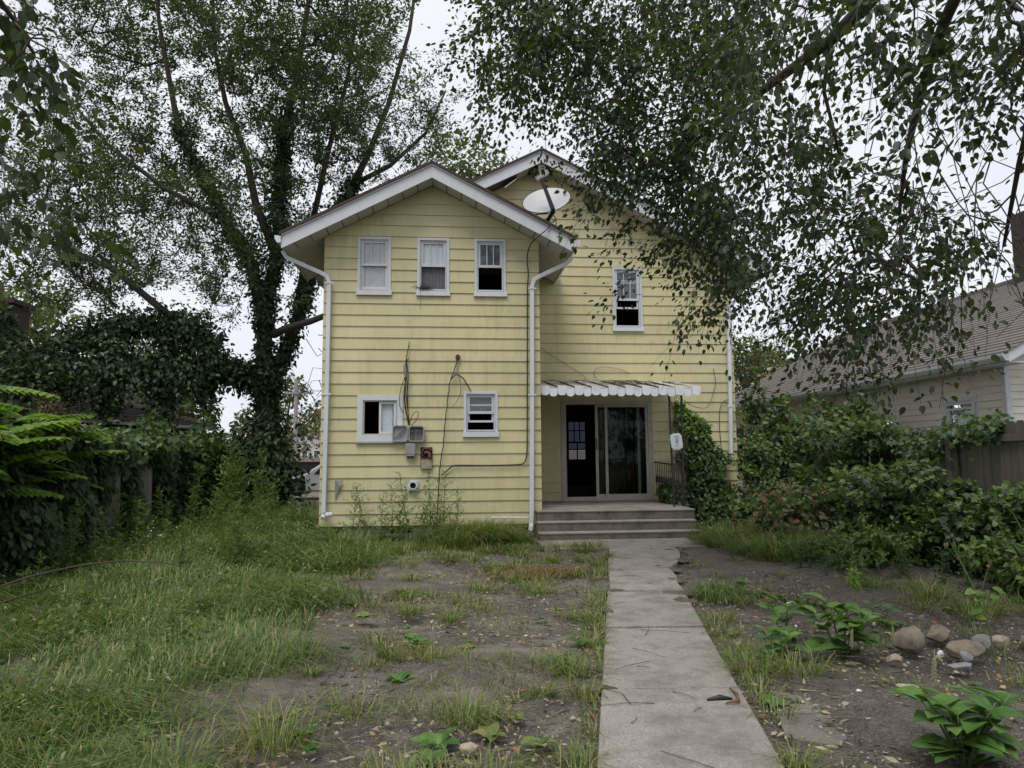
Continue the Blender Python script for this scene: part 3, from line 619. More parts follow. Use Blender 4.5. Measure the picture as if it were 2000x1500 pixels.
# roofs: rake soffit panels, eave soffit panels, fascia, drip edge, shingled slab
def gable_roof(zs, xc, xl, xr, y_rake, y_wall, y_end, wl_, wr_, skip=(), pitch=.26):
    for s, xe, xw in ((-1, xl, wl_), (1, xr, wr_)):
        n = int(abs(xe-xc)/pitch)
        for i in range(n+1):
            a = xc + s*(.004+pitch*i); b = xc + s*min(pitch*(i+1)-.014, abs(xe-xc)-.01)
            if (s, i) in skip or abs(b-xc) < abs(a-xc)+.02: continue
            dr = .12 if (s, i) in ((-1, 2),) and skip else 0
            mb = MB(); y0, y1 = y_rake+.03, y_wall-.03
            mb.hexa([(a, y0, zs(a)-dr), (b, y0, zs(b)-dr*1.6), (b, y1, zs(b)), (a, y1, zs(a))], [(a, y0, zs(a)+.014-dr), (b, y0, zs(b)+.014-dr*1.6), (b, y1, zs(b)+.014), (a, y1, zs(a)+.014)])
            mb.build('soffit_panel', M['soffit'], house)
        ny_ = int((min(y_end, y_wall+2.2)-y_wall)/.12)
        for j in range(ny_):
            y0, y1 = y_wall-.024+.12*j, y_wall-.024+.12*j+.106; a, b = xw+s*.026, xe-s*.012
            MB().hexa([(a, y0, zs(a)), (b, y0, zs(b)), (b, y1, zs(b)), (a, y1, zs(a))], [(a, y0, zs(a)+.012), (b, y0, zs(b)+.012), (b, y1, zs(b)+.012), (a, y1, zs(a)+.012)]).build('soffit_panel', M['soffit'], house)
        f = lambda p, qq, w: (p, w, qq)
        MB().prism([(xc, zs(xc)-.015), (xe, zs(xe)-.015), (xe, zs(xe)+.2), (xc, zs(xc)+.2)], y_rake, y_rake+.026, f).build('fascia', M['white'], house)
        MB().prism([(xc, zs(xc)+.203), (xe+s*.02, zs(xe)+.193), (xe+s*.02, zs(xe)+.215), (xc, zs(xc)+.225)], y_rake-.025, y_end, f).build('drip_edge', M['white'], house)
        MB().prism([(xc, zs(xc)+.228), (xe+s*.05, zs(xe)+.203), (xe+s*.05, zs(xe)+.255), (xc, zs(xc)+.28)], y_rake-.045, y_end, f).build('roof', M['shinglered'], house)
        MB().prism([(xc, zs(xc)+.03), (xe-s*.03, zs(xe)+.03), (xe-s*.03, zs(xe)+.2), (xc, zs(xc)+.2)], y_rake+.03, y_end, f).build('roof_deck', M['sheath'], house)
        MB().box(min(xe-s*.0, xe+s*.022), max(xe, xe+s*.022), y_rake+.003, y_end, zs(xe)-.015, zs(xe)+.19).build('fascia', M['white'], house)
        zg = zs(xe)+.185; X0 = xe+s*.025
        MB().prism([(0, 0), (0, -.115), (.06, -.115), (.10, -.05), (.105, .01), (.092, .01), (.088, -.045), (.055, -.1), (.012, -.1), (.012, 0)], y_rake-.02, y_end, lambda p, qq, w: (X0+s*p, w, zg+qq)).build('gutter', M['gutter'], house)
        MB().prism([(0, 0), (0, -.115), (.06, -.115), (.10, -.05), (.105, .01)], y_rake-.024, y_rake-.021, lambda p, qq, w: (X0+s*p, w, zg+qq)).build('gutter_cap', M['gutter'], house)
gable_roof(ZS_A, -.3, -2.82, 2.17, 12.05, YA, YM-.03, XL, XR)
gable_roof(ZS_M, 1.9, -2.73, 6.55, 13.95, YM, 23.4, XL, XM, skip={(-1, 3), (-1, 4), (-1, 0), (1, 0), (1, 9)})
MB().box(1.83, 1.97, 13.97, YM-.03, 7.42, 7.60).build('ridge_beam', M['sheath'], house)
# downspouts
def spout(pts, straps, r=.05):
    o = MB().tube(pts, r, 4).build('downspout', M['gutter'], house, bevel=.006)
    for x, y, z in straps: MB().box(x-.075, x+.075, y-.045, y-.035, z-.012, z+.012).build('strap', M['gutter'], o)
    return o
spout([(-2.88, 12.35, 5.17), (-2.82, 12.38, 5.06), (-2.22, 12.41, 4.80), (-2.12, 12.41, 4.74), (-2.085, 12.41, 4.64), (-2.085, 12.41, 2.6), (-2.1, 12.41, .66)], [(-2.085, 12.41, 4.62), (-2.09, 12.41, 2.67)])
spout([(2.2, 12.36, 5.13), (2.1, 12.38, 5.03), (1.62, 12.41, 4.80), (1.52, 12.41, 4.74), (1.48, 12.41, 4.62), (1.46, 12.41, 2.7), (1.43, 12.41, .62), (1.42, 12.4, .42), (1.39, 12.3, .3)], [(1.48, 12.41, 4.57), (1.46, 12.41, 2.66)])
spout([(6.58, 14.28, 5.16), (6.45, 14.3, 5.02), (5.98, 14.31, 4.80), (5.9, 14.31, 4.7), (5.87, 14.31, 4.6), (5.84, 14.31, 3.0), (5.80, 14.31, 1.54)], [(5.87, 14.31, 4.55), (5.83, 14.31, 2.6)])
for nme, pts, m_, r_ in (('drain_pipe', [(.72, 12.45, .40), (.72, 12.42, .51), (.74, 12.41, .54), (1.37, 12.41, .53)], 'gutter', .014), ('drain_pipe', [(.60, 12.45, .26), (.60, 12.42, .5), (.60, 12.42, .56)], 'gutter', .016)):
    MB().tube(pts, r_, 6).build(nme, M[m_], house)
mb = MB()
for dx, dz in ((0, 0), (.07, .03), (.12, .035)): mb.tube([(-2.13+dx, 12.38, .57+dz), (-2.11+dx, 12.36, .60+dz), (-2.09+dx, 12.38, .61+dz)], .035, 6)
tag(mb.build('pipe_fitting', M['gutter']), 'lumpy white drain fitting at the foot of the left downspout', 'pipe fitting')
mb = MB(); mb.poly([(-1.93, 12.465, 1.2), (-1.78, 12.44, 1.2), (-1.84, 12.43, 1.1), (-1.88, 12.45, 1.0), (-1.93, 12.46, .85)]); mb.poly([(-1.93, 12.464, .85), (-1.88, 12.448, 1.0), (-1.84, 12.428, 1.1), (-1.93, 12.463, 1.2)])
mb.build('torn_siding', M['greycable'], house)

# ------------------------------------------------------------------ porch, awning, ironwork
porch = thing('porch_steps', 'grey concrete porch with three worn steps below the sliding door', 'steps', (2.9, 12.2, .19))
MB().hexa([(1.64, 12.47, .2), (4.27, 12.47, .2), (4.27, 14.37, .2), (1.64, 14.37, .2)], [(1.64, 12.47, .657), (4.27, 12.47, .657), (4.27, 14.37, .70), (1.64, 14.37, .70)]).build('landing', M['concrete'], porch)
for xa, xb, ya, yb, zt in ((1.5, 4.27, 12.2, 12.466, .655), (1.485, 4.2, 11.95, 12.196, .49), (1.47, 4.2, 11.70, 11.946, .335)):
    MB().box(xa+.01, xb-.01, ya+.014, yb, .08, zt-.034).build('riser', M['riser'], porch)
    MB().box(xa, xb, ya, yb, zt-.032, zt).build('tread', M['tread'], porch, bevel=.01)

aw = thing('door_awning', 'white scalloped metal awning over the sliding door, littered with twigs', 'awning', (3.05, 14.3, 3))
n = 19; ax0, ax1 = 1.64, 4.58; wv = (ax1-ax0)/n; za, zf = 3.10, 2.80
for i in range(n):
    hi = i % 2 == 0; dz = .03 if hi else 0; a, b = ax0+wv*i - (.002 if hi else -.005), ax0+wv*(i+1) + (.002 if hi else -.005)
    a = max(a, ax0-.004)
    MB().hexa([(a, 12.6, zf+dz), (b, 12.6, zf+dz), (b, 14.37, za+dz), (a, 14.37, za+dz)], [(a, 12.6, zf+dz+.008), (b, 12.6, zf+dz+.008), (b, 14.37, za+dz+.008), (a, 14.37, za+dz+.008)]).build('awning_slat', M['awningtop'], aw)
    h = .165 if hi else .155; zt = zf+dz+.008; y = 12.594 if hi else 12.609
    ring = [(a, zt), (a, zt-h+.045), (a+.018, zt-h+.016), (a+.05, zt-h), (b-.05, zt-h), (b-.018, zt-h+.016), (b, zt-h+.045), (b, zt)]
    MB().prism(ring, y-.008, y, lambda p, qq, w: (p, w, qq)).build('scallop', M['awning'], aw)
MB().box(ax0, ax1, 12.62, 12.66, zf-.06, zf-.004).build('front_rail', M['iron'], aw)
MB().box(ax0, ax1, 14.33, 14.372, za-.05, za-.004).build('wall_rail', M['iron'], aw)
mb = MB(); q = np.random.RandomState(21)
for i in range(150):
    x = q.uniform(ax0+.05, ax1-.1) if i > 90 else q.uniform(3.0, 3.9); y = q.uniform(12.75, 14.3); z = zf+(y-12.6)/1.77*(za-zf)+.047
    a = q.uniform(0, 3.1); L = q.uniform(.05, .16); mb.tube([(x-L*math.cos(a), y-L*math.sin(a), z-.05*math.sin(a)*L), (x, y, z+.008), (x+L*math.cos(a), y+L*math.sin(a), z+.1*math.sin(a)*L)], .004, 3)
tag(mb.build('twig_litter', M['twig']), 'fallen twigs lying on top of the white awning', 'twigs', kind='stuff')

post = thing('iron_porch_post', 'black scrolled ironwork post holding up the awning', 'post', (4.13, 12.7, .66))
for x, xb in ((4.02, 4.055), (4.255, 4.235)): MB().tube([(xb, 12.7, .66), ((x+xb)/2, 12.7, 1.6), (x, 12.7, 2.76)], .021, 4).build('upright', M['iron'], post)
def spiral(cx, cz, r0, turns, s=1, y=12.7, n=26):
    return [(cx+s*r0*(1-i/n*.8)*math.cos(i/n*turns*6.28), y, cz+r0*(1-i/n*.8)*math.sin(i/n*turns*6.28)) for i in range(n+1)]
for cx, cz, r0, s in ((4.18, 2.62, .07, 1), (4.10, 2.46, .07, -1), (4.17, 2.22, .06, -1), (4.14, 2.06, .09, 1), (4.14, 1.55, .08, -1), (4.15, 1.35, .08, 1), (4.14, 1.0, .08, -1)):
    MB().tube(spiral(cx, cz, r0, 1.6, s), .006, 5).build('scroll', M['iron'], post)
MB().tube([(4.03, 12.7, 2.64), (4.10, 12.7, 2.4), (4.2, 12.7, 2.12), (4.24, 12.7, 2.02)], .006, 5).build('scroll', M['iron'], post)
rail = thing('porch_railing', 'low black iron railing running from the house wall to the porch post', 'railing', (4.2, 13.5, .68))
def rz(y): return 1.46-(14.33-y)/1.6*.05
MB().tube([(4.2, 14.36, 1.46), (4.21, 12.74, 1.40)], .016, 4).build('handrail', M['iron'], rail); MB().tube([(4.2, 14.36, .80), (4.21, 12.74, .77)], .012, 4).build('bottom_rail', M['iron'], rail)
bal = None
for i in range(13):
    y = 14.28 - i*.118; o = None
    me = bal if bal else None
    if bal is None:
        m1 = MB(); m1.tube([(4.203, 14.28, .79), (4.203, 14.28, 1.02), (4.203, 14.28, 1.08), (4.203, 14.28, 1.16), (4.203, 14.28, 1.22), (4.203, 14.28, 1.45)], [.008, .008, .018, .018, .008, .008], 5); bal = m1.mesh('baluster', M['iron'])
    o = put('baluster', bal, rail); o.matrix_basis = Matrix.Translation((0, -i*.118, -i*.0037))
# plaque
pl = thing('white_plaque', 'white scalloped plaque with a raised oval hung on the ironwork post', 'plaque', (4.13, 12.66, 1.84))
ring = []
for i in range(48):
    a = i/48*6.283; e = 4; r = (abs(math.cos(a)/.108)**e + abs(math.sin(a)/.148)**e)**(-1/e); r *= 1 + .035*math.sin(a*12)
    t_ = .12; x, z = r*math.cos(a), r*math.sin(a); ring.append((4.125+x*math.cos(t_)-z*math.sin(t_), 1.835+x*math.sin(t_)+z*math.cos(t_)))
MB().prism(ring, 12.662, 12.674, lambda p, qq, w: (p, w, qq)).build('plate', M['white'], pl)
MB().prism([(4.125+(p-4.125)*.86, 1.835+(z-1.835)*.86) for p, z in ring], 12.657, 12.6618, lambda p, qq, w: (p, w, qq)).build('raised_panel', M['white'], pl)
MB().prism([(4.13+.028*math.cos(a/16*6.283), 1.845+.045*math.sin(a/16*6.283)) for a in range(16)], 12.651, 12.6568, lambda p, qq, w: (p, w, qq)).build('oval_relief', M['boxgrey'], pl)
mb = MB()
for zz in (1.93, 1.905, 1.755): mb.box(4.085, 4.165, 12.653, 12.6568, zz, zz+.007)
mb.build('raised_line', M['boxgrey'], pl)

# ------------------------------------------------------------------ fittings on the rear wall
def tray(name, label, x0, x1, z0, z1, depth, m_, y=12.46, open_=True, tilt=0):
    t = thing(name, label, 'utility box', ((x0+x1)/2, y, z0)); r = .045; ring = []
    for cx, cz, a0 in ((x1-r, z1-r, 0), (x0+r, z1-r, 90), (x0+r, z0+r, 180), (x1-r, z0+r, 270)):
        for i in range(5): a = R(a0+i*22.5); ring.append((cx+r*math.cos(a), cz+r*math.sin(a)))
    inn = [((x0+x1)/2+(p-(x0+x1)/2)*.86, (z0+z1)/2+(z-(z0+z1)/2)*.86) for p, z in ring]
    if open_:
        mb = MB(); k = len(ring); yb, yf = y, y-depth
        mb.v = [(p, yb, z) for p, z in ring] + [(p, yf, z) for p, z in ring] + [(p, yf, z) for p, z in inn] + [(p, yb-.02, z) for p, z in inn]
        for i in range(k):
            j = (i+1) % k
            for a in range(3): mb.f.append((a*k+i, a*k+j, (a+1)*k+j, (a+1)*k+i))
        mb.f.append(tuple(range(3*k, 4*k))); mb.build('case', M[m_], t)
    else: MB().prism(ring, y-depth, y, lambda p, qq, w: (p, w, qq)).build('case', M[m_], t, bevel=.006)
    return t
t = tray('utility_box_cover', 'light grey hinged box cover hanging open beside the sliding window', -.97, -.704, 1.85, 2.135, .06, 'boxgrey')
for i in range(4): MB().tube([(-.93+.03*i, 12.432, 1.9), (-.86+.03*i, 12.43, 2.0), (-.80+.02*i, 12.432, 2.05)], .004, 4).build('scuff_wire', M['greycable'], t)
t = tray('utility_box', 'open grey utility box full of loose black wires', -.69, -.42, 1.85, 2.125, .08, 'boxgrey')
q = np.random.RandomState(5)
for i in range(12):
    x = -.66+.018*i; MB().tube([(x, 12.43, 2.09), (x+q.normal()*.02, 12.40, 2.02), (x+q.normal()*.025, 12.41, 1.95), (x+q.normal()*.02, 12.385, 1.88), (x+q.normal()*.01, 12.39, 1.845)], .005, 4).build('wire', M['cable'], t)
t = tray('junction_box', 'small closed grey junction box below the pair of trays', -.748, -.57, 1.60, 1.82, .07, 'boxgrey', open_=False)
for x in (-.70, -.66, -.62): MB().tube([(x, 12.42, 1.6), (x+.005, 12.42, 1.565)], .014, 6).build('cable_gland', M['cable'], t)
MB().box(-.735, -.583, 12.384, 12.389, 1.64, 1.80).build('lid', M['boxgrey'], t)
t = thing('rusty_wall_vent', 'rusty pipe stub in a broken hole with a torn metal plate below', 'vent', (-.385, 12.47, 1.38))
MB().box(-.487, -.283, 12.452, 12.472, 1.40, 1.755).build('hole_shade_plate', M['hole'], t)  # black sheet flat on the wall, painting the hole's shade
MB().box(-.478, -.29, 12.435, 12.449, 1.385, 1.55).build('flap', M['stonepale'], t); MB().box(-.48, -.29, 12.428, 12.45, 1.552, 1.57).build('edge', M['rust'], t)
MB().tube([(-.41, 12.44, 1.66), (-.36, 12.42, 1.665), (-.33, 12.42, 1.64), (-.325, 12.42, 1.57)], .03, 8).build('pipe', M['rust'], t)
MB().tube([(-.45, 12.45, 1.60), (-.46, 12.43, 1.68), (-.42, 12.42, 1.73), (-.35, 12.42, 1.735), (-.30, 12.43, 1.70)], .016, 6).build('collar', M['rust'], t)
t = thing('dryer_vent', 'white square dryer vent with a round hooded outlet low on the yellow wall', 'vent', (-.61, 12.47, 1.0))
MB().frame(-.70, -.52, 1.01, 1.19, .03, 12.445, 12.472).build('flange', M['white'], t)
MB().box(-.668, -.552, 12.462, 12.474, 1.042, 1.158).build('recess_shade', M['hole'], t)  # solid black panel standing for the shade inside the flange
mb = MB(); pr = [(-.61+.07*math.cos(a/20*6.283), 1.10+.07*math.sin(a/20*6.283)) for a in range(20)]; pi_ = [(-.61+.052*math.cos(a/20*6.283), 1.10+.052*math.sin(a/20*6.283)) for a in range(20)]
mb.v = [(p, 12.40, z) for p, z in pr]+[(p, 12.46, z) for p, z in pr]+[(p, 12.40, z) for p, z in pi_]+[(p, 12.46, z) for p, z in pi_]
for i in range(20):
    j = (i+1) % 20; mb.f += [(i, j, 20+j, 20+i), (i, 40+i, 40+j, j), (40+i, 60+i, 60+j, 40+j)]
mb.build('hood', M['white'], t)
t = thing('capped_pipe', 'round black pipe stub high between the two lower windows', 'pipe', (.156, 12.46, 3.34))
MB().tube([(.156, 12.48, 3.336), (.156, 12.42, 3.336)], .042, 10).build('stub', M['iron'], t); MB().tube([(.156, 12.4185, 3.336), (.156, 12.416, 3.336)], .026, 8).build('bore', M['rust'], t)
def cable(name, label, pts, r=.009, m_='cable', wob=.0):
    pts = [Vector(p) for p in pts]; out = []; q = np.random.RandomState(len(pts)*7+int(abs(pts[0].x)*100))
    for i in range(len(pts)-1):
        p0, p1, p2, p3 = pts[max(i-1, 0)], pts[i], pts[i+1], pts[min(i+2, len(pts)-1)]
        for k in range(6):
            t_ = k/6; out.append(.5*((2*p1)+(p2-p0)*t_+(2*p0-5*p1+4*p2-p3)*t_*t_+(3*p1-p0-3*p2+p3)*t_**3) + Vector((q.normal()*wob, 0, 0)))
    out.append(pts[-1]); return tag(MB().tube(out, r, 5).build(name, M[m_], smooth=True), label, 'cable' if label else None)
Yc = 12.45
b_ = thing('cable_bundle', 'loose bundle of thin black cables hanging down to the grey trays', 'cable', (-.72, 12.46, 2.1))
q = np.random.RandomState(9)
for i in range(5):
    pts = [(-.69 if i < 2 else -.73+q.normal()*.02, Yc, 3.60 if i < 2 else 3.28+q.normal()*.06), (-.745+q.normal()*.012, Yc-.02, 3.25), (-.74+q.normal()*.02, Yc-.025, 2.98), (-.73+q.normal()*.03, Yc-.02, 2.6), (-.69+q.normal()*.012, Yc-.02, 2.14)]
    c = cable('cable', None, pts, .007); c.parent = b_; c.matrix_parent_inverse = Matrix.Translation(-origin(b_))
for pts in ([(-.76, Yc-.02, 2.98), (-.84, Yc-.02, 2.72), (-.85, Yc-.03, 2.49), (-.78, Yc-.02, 2.35)], [(-.68, Yc-.02, 2.18), (-.60, Yc-.03, 2.35), (-.53, Yc-.04, 2.36), (-.55, Yc-.03, 2.24), (-.64, Yc-.02, 2.13)]):
    c = cable('cable', None, pts, .006); c.parent = b_; c.matrix_parent_inverse = Matrix.Translation(-origin(b_))
MB().tube([(-.77, Yc-.025, 3.2), (-.76, Yc-.03, 3.08), (-.745, Yc-.03, 2.97)], [.02, .028, .02], 6).build('tape_wrap', M['greycable'], b_)
cable('wall_cable', 'long black cable snaking from the pipe stub down into the weeds', [(.15, Yc, 3.29), (.10, Yc-.02, 3.12), (.01, Yc-.02, 2.85), (-.03, Yc-.02, 2.5), (-.08, Yc-.02, 1.96), (-.14, Yc-.02, 1.5), (-.17, Yc-.02, 1.1), (-.19, Yc-.02, .8), (-.2, Yc-.03, .3)], .009, wob=.006)
cable('wall_cable', 'short black cable with a thick plug end, hanging above the small lower window', [(.03, Yc-.02, 2.92), (.12, Yc-.03, 3.02), (.24, Yc-.03, 2.96), (.33, Yc-.03, 2.82), (.39, Yc-.03, 2.72)], .011)
cable('wall_cable', 'grey frayed cable hooked in a loop left of the small lower window', [(.14, Yc-.01, 3.2), (.16, Yc-.02, 3.08), (.2, Yc-.03, 2.86), (.2, Yc-.03, 2.7), (.12, Yc-.03, 2.52), (.03, Yc-.03, 2.43)], .008, 'greycable')
cable('dish_cable', 'black cable running from the dish over the fascia and down beside the right downspout', [(1.80, 12.1, 5.72), (1.72, 12.0, 5.55), (1.55, 12.01, 5.40), (1.44, 12.2, 5.32), (1.40, 12.42, 5.15), (1.42, 12.45, 4.85), (1.40, 12.45, 4.5), (1.385, 12.45, 3.2), (1.37, 12.45, 2.0), (1.36, 12.45, 1.62), (1.31, 12.45, 1.48), (1.2, 12.45, 1.445), (.7, 12.45, 1.435), (.12, 12.45, 1.44), (.03, 12.45, 1.40), (-.12, 12.45, 1.27)], .011)
cable('wall_vine', 'thin dead vine trailing on the yellow wall above the awning', [(1.75, 14.36, 3.9), (2.2, 14.36, 3.6), (2.6, 14.36, 3.35), (2.85, 14.36, 3.15)], .004, 'twig', .01)
cable('wall_vine', 'curled dead vine on the yellow wall right above the awning', [(3.05, 14.35, 3.15), (2.98, 14.36, 3.3), (3.12, 14.35, 3.42), (3.5, 14.36, 3.38), (3.75, 14.36, 3.28)], .004, 'twig', .01)
cable('wall_cable', 'thin dark cable drooping from the yellow wall to the ironwork post', [(5.52, 14.36, 3.4), (5.55, 14.35, 3.1), (5.42, 14.3, 2.72), (5.2, 14.0, 2.55), (4.7, 13.3, 2.52), (4.26, 12.72, 2.62)], .006)
cable('wall_cable', 'dark cable hanging down the wall left of the right downspout', [(5.82, 14.34, 2.75), (5.66, 14.35, 2.65), (5.6, 14.35, 2.3), (5.63, 14.35, 1.6), (5.72, 14.33, .9)], .007)
MB().box(6.0, 6.16, 14.45, 14.75, 1.85, 2.15).build('meter_box', M['dark'], house)

# ------------------------------------------------------------------ satellite dish on the wing roof
d_ = thing('satellite_dish', 'pale satellite dish with a dark feed arm on the right slope of the wing roof', 'satellite dish', (1.80, 12.4, 5.62))
nrm = Vector((-.22, -.74, .60)).normalized(); cen = Vector((1.765, 12.42, 6.23)); e1 = Vector((1, -.05, .30)); e1 = (e1-nrm*e1.dot(nrm)).normalized(); e2 = nrm.cross(e1)
mb = MB(); nr, na = 7, 40
for layer, off in ((0, 0), (1, -.012)):
    b0 = len(mb.v); mb.v.append(tuple(cen+nrm*(off-.07)))
    for i in range(1, nr+1):
        for k in range(na):
            r_ = i/nr; p = cen + e1*(.435*r_*math.cos(k/na*6.283)) + e2*(.40*r_*math.sin(k/na*6.283)) + nrm*(.07*(r_*r_-1)+off); mb.v.append(tuple(p))
    for k in range(na): mb.f.append((b0, b0+1+k, b0+1+(k+1) % na))
    for i in range(nr-1):
        for k in range(na): a = b0+1+i*na+k; c = b0+1+i*na+(k+1) % na; mb.f.append((a, a+na, c+na, c))
mb.build('reflector', M['dish'], d_, smooth=True)
mb = MB(); mb.tube([tuple(cen+e1*.442*math.cos(k/40*6.283)+e2*.407*math.sin(k/40*6.283)-nrm*.004) for k in range(41)], .008, 5, caps=False); mb.build('rim', M['dishgrey'], d_)
bot = cen - e2*.41 if e2.z > 0 else cen + e2*.41
lnb = cen + nrm*.44 + Vector((-.03, 0, -.02))
MB().tube([tuple(bot-nrm*.03), tuple(bot+nrm*.04), tuple(lnb)], [.046, .048, .036], 4).build('feed_arm', M['dishgrey'], d_)
hd = MB(); L0 = lnb + e1*-.10 + Vector((0, 0, .03)); L1 = lnb + e1*.12 + Vector((0, 0, .10))
hd.tube([tuple(L0), tuple((L0+L1)/2+Vector((0, 0, .015))), tuple(L1)], [.05, .075, .055], 4); hd = hd.build('feed_head', M['dish'], d_)
for k in (.2, .55): MB().tube([tuple(lnb+e1*(.16*k)+Vector((0, .05, -.01))), tuple(lnb+e1*(.16*k+.01)+Vector((0, .02, -.05)))], .024, 7).build('feed_horn', M['dishgrey'], d_)
MB().tube([tuple(bot-nrm*.02), (1.79, 12.44, 5.86), (1.80, 12.42, 5.62)], .04, 6).build('mast', M['dishgrey'], d_)
MB().box(1.70, 1.92, 12.3, 12.56, 5.60, 5.645).build('foot_plate', M['dishgrey'], d_)
MB().tube([(1.80, 12.43, 5.98), (1.62, 12.6, 6.02), (1.42, 12.7, 6.03)], .016, 5).build('back_brace', M['dish'], d_)
MB().tube([(1.84, 12.36, 5.96), (1.93, 12.34, 5.85), (1.92, 12.33, 5.72), (1.82, 12.32, 5.66)], .009, 5).build('lead', M['cable'], d_)
tag(MB().tube([(1.32, 12.5, 5.75), (1.32, 12.5, 5.97)], .045, 10).build('vent_pipe', M['boxgrey']), 'short grey vent pipe poking up left of the satellite dish', 'vent pipe')

# ------------------------------------------------------------------ fences
def fence(name, label, Xf, ys, zt, cap_z, side, seed, dog=True):
    t = thing(name, label, 'fence', (Xf, sum(ys)/2, gz(0, ys[0]))); q = np.random.RandomState(seed); y = ys[0]; s = side
    while y < ys[1]:
        w = .138; h = zt(y)+q.normal()*.012; b = gz(0, y)-.02; o = q.normal()*.004
        pr = [(y, b), (y+w, b), (y+w, h-.03), (y+w-.035, h), (y+.035, h), (y, h-.03)] if dog else [(y, b), (y+w, b), (y+w, h), (y, h)]
        MB().prism(pr, Xf+o, Xf+o+s*.018, lambda p, qq, w_: (w_, p, qq)).build('fence_board', M['fence'], t); y += w + .004 + abs(q.normal())*.004
    for zc in (cap_z, .95, .42): MB().box(min(Xf-s*.006, Xf-s*.05), max(Xf-s*.006, Xf-s*.05), ys[0], ys[1], zc, zc+.09).build('rail', M['fence'], t)
    y = ys[0]+1.1
    while y < ys[1]: MB().box(min(Xf-s*.05, Xf-s*.15), max(Xf-s*.05, Xf-s*.15), y, y+.1, 0, zt(y)-.05).build('post', M['fence'], t); y += 2.4
    return t
fence('wooden_fence', 'weathered board fence with dog-eared tops half hidden by shrubs on the right', 6.9, (3.2, 14.2), lambda y: 1.94, 1.70, 1, 1)
fence('wooden_fence', 'old dark board fence smothered in creeper on the left', -5.2, (2.6, 17.5), lambda y: 1.70, 1.45, -1, 2, False)
lp = MB(); lp.tube([(-4.95, 11.0, .1), (-4.96, 11.0, 1.0), (-4.97, 11.0, 1.72)], [.17, .155, .15], 9)
tag(lp.build('fence_post', M['fence'], smooth=True), 'thick round old post showing bare among the creeper', 'post')
tag(MB().tube([(-4.93, 12.2, .1), (-4.95, 12.2, 1.62)], [.12, .11], 8).build('fence_post', M['fence'], smooth=True), 'slimmer dark post right of the thick bare post', 'post')

# ------------------------------------------------------------------ neighbour on the right
nb = thing('beige_house', 'low beige sided neighbour house with a grey shingle roof behind the right fence', 'house', (12.3, 10, .15))
NX, NY0, NY1 = 8.3, 9.9, 21
HN = [(10.48, 11.24, 1.35, 2.48), (12.55, 13.1, 1.35, 2.3)]
fN = LEFT(NX); e = .11
for kk in range(22):
    z0 = .5+e*kk
    if z0+e < 2.97: board(fN, NY0, NY1, NY0, NY1, z0, z0+e, HN, nb, M['vinyl'], 'siding_course', .016)
fG = FRONT(NY0)
for kk in range(44):
    z0 = .5+e*kk; z1 = z0+e; lim = lambda z: (max(NX-.016, 12.3-(5.18-z)/.54), min(16.3, 12.3+(5.18-z)/.54))
    if z1 < 5.1: (a0, b0), (a1, b1) = lim(z0), lim(z1); board(fG, a0, b0, a1, b1, z0, z1, [], nb, M['vinyl'], 'siding_course', .016)
wall_cells(fN, NY0+.13, NY1, .1, 3.0, HN, .13, nb, M['inside']); wall_cells(FRONT(NY0+.0), NX+.001, 16.2, .1, 3.0, [], .12, nb, M['inside'])
MB().box(NX-.028, NX+.05, NY0-.03, NY0+.05, .3, 2.92).build('corner_post', M['white'], nb)
for h in HN:
    o = MB(); y0, y1, z0, z1 = h
    for a, b, c, dd in ((y0, y0+.1, z0, z1), (y1-.07, y1, z0, z1), (y0+.1, y1-.07, z1-.07, z1), (y0+.1, y1-.07, z0, z0+.06)): o.box(NX-.035, NX+.05, a, b, c, dd)
    o = o.build('window', M['white'], nb)
    s_ = MB()
    for a, b, c, dd in ((y0+.1, y0+.14, z0+.06, z1-.17), (y1-.11, y1-.07, z0+.06, z1-.17), (y0+.14, y1-.11, z1-.21, z1-.17), (y0+.14, y1-.11, z0+.06, z0+.1), (y0+.1, y1-.07, z1-.12, z1-.07)): s_.box(NX-.02, NX+.03, a, b, c, dd)
    s_.build('sash', M['white'], o)
    MB().box(NX+.004, NX+.008, y0+.14, y1-.11, z0+.1, z1-.21).build('pane', M['glass'], o)
    zz = z0+.11
    while zz < z1-.2: MB().hexa([(NX+.05, y0+.14, zz), (NX+.05, y1-.11, zz), (NX+.062, y1-.11, zz), (NX+.062, y0+.14, zz)], [(NX+.06, y0+.14, zz+.042), (NX+.06, y1-.11, zz+.042), (NX+.07, y1-.11, zz+.042), (NX+.07, y0+.14, zz+.042)]).build('blind_slat', M['curtain'], o); zz += .046
    MB().box(NX-.037, NX-.034, y0+.012, y0+.03, z0+.1, z1-.1).build('trim_line', M['boxgrey'], o)
EX, EZ = 7.95, 2.99; RXn, RZn = 12.3, 5.32; sl = (RZn-EZ)/(RXn-EX); nco = 34
for i in range(nco):                                            # lapped shingle courses
    xa, xb = EX-.03+(RXn-EX+.03)*i/nco, EX-.03+(RXn-EX+.03)*(i+1)/nco; z_a, z_b = EZ+(xa-EX)*sl, EZ+(xb-EX)*sl
    MB().prism([(xa, z_a), (xb+.03, z_b+.03*sl-.004), (xb+.03, z_b+.03*sl), (xa, z_a+.02)], 9.36, 21.4, lambda p, qq, w: (p, w, qq+.02)).build('shingle_course', M['greyshingle'], nb)
MB().prism([(EX, EZ-.03), (RXn, RZn-.03), (16.7, EZ-.03), (16.7, EZ+.0), (RXn, RZn+.0), (EX, EZ+.0)], 9.42, 21.35, lambda p, qq, w: (p, w, qq)).build('roof_deck', M['soffit'], nb)
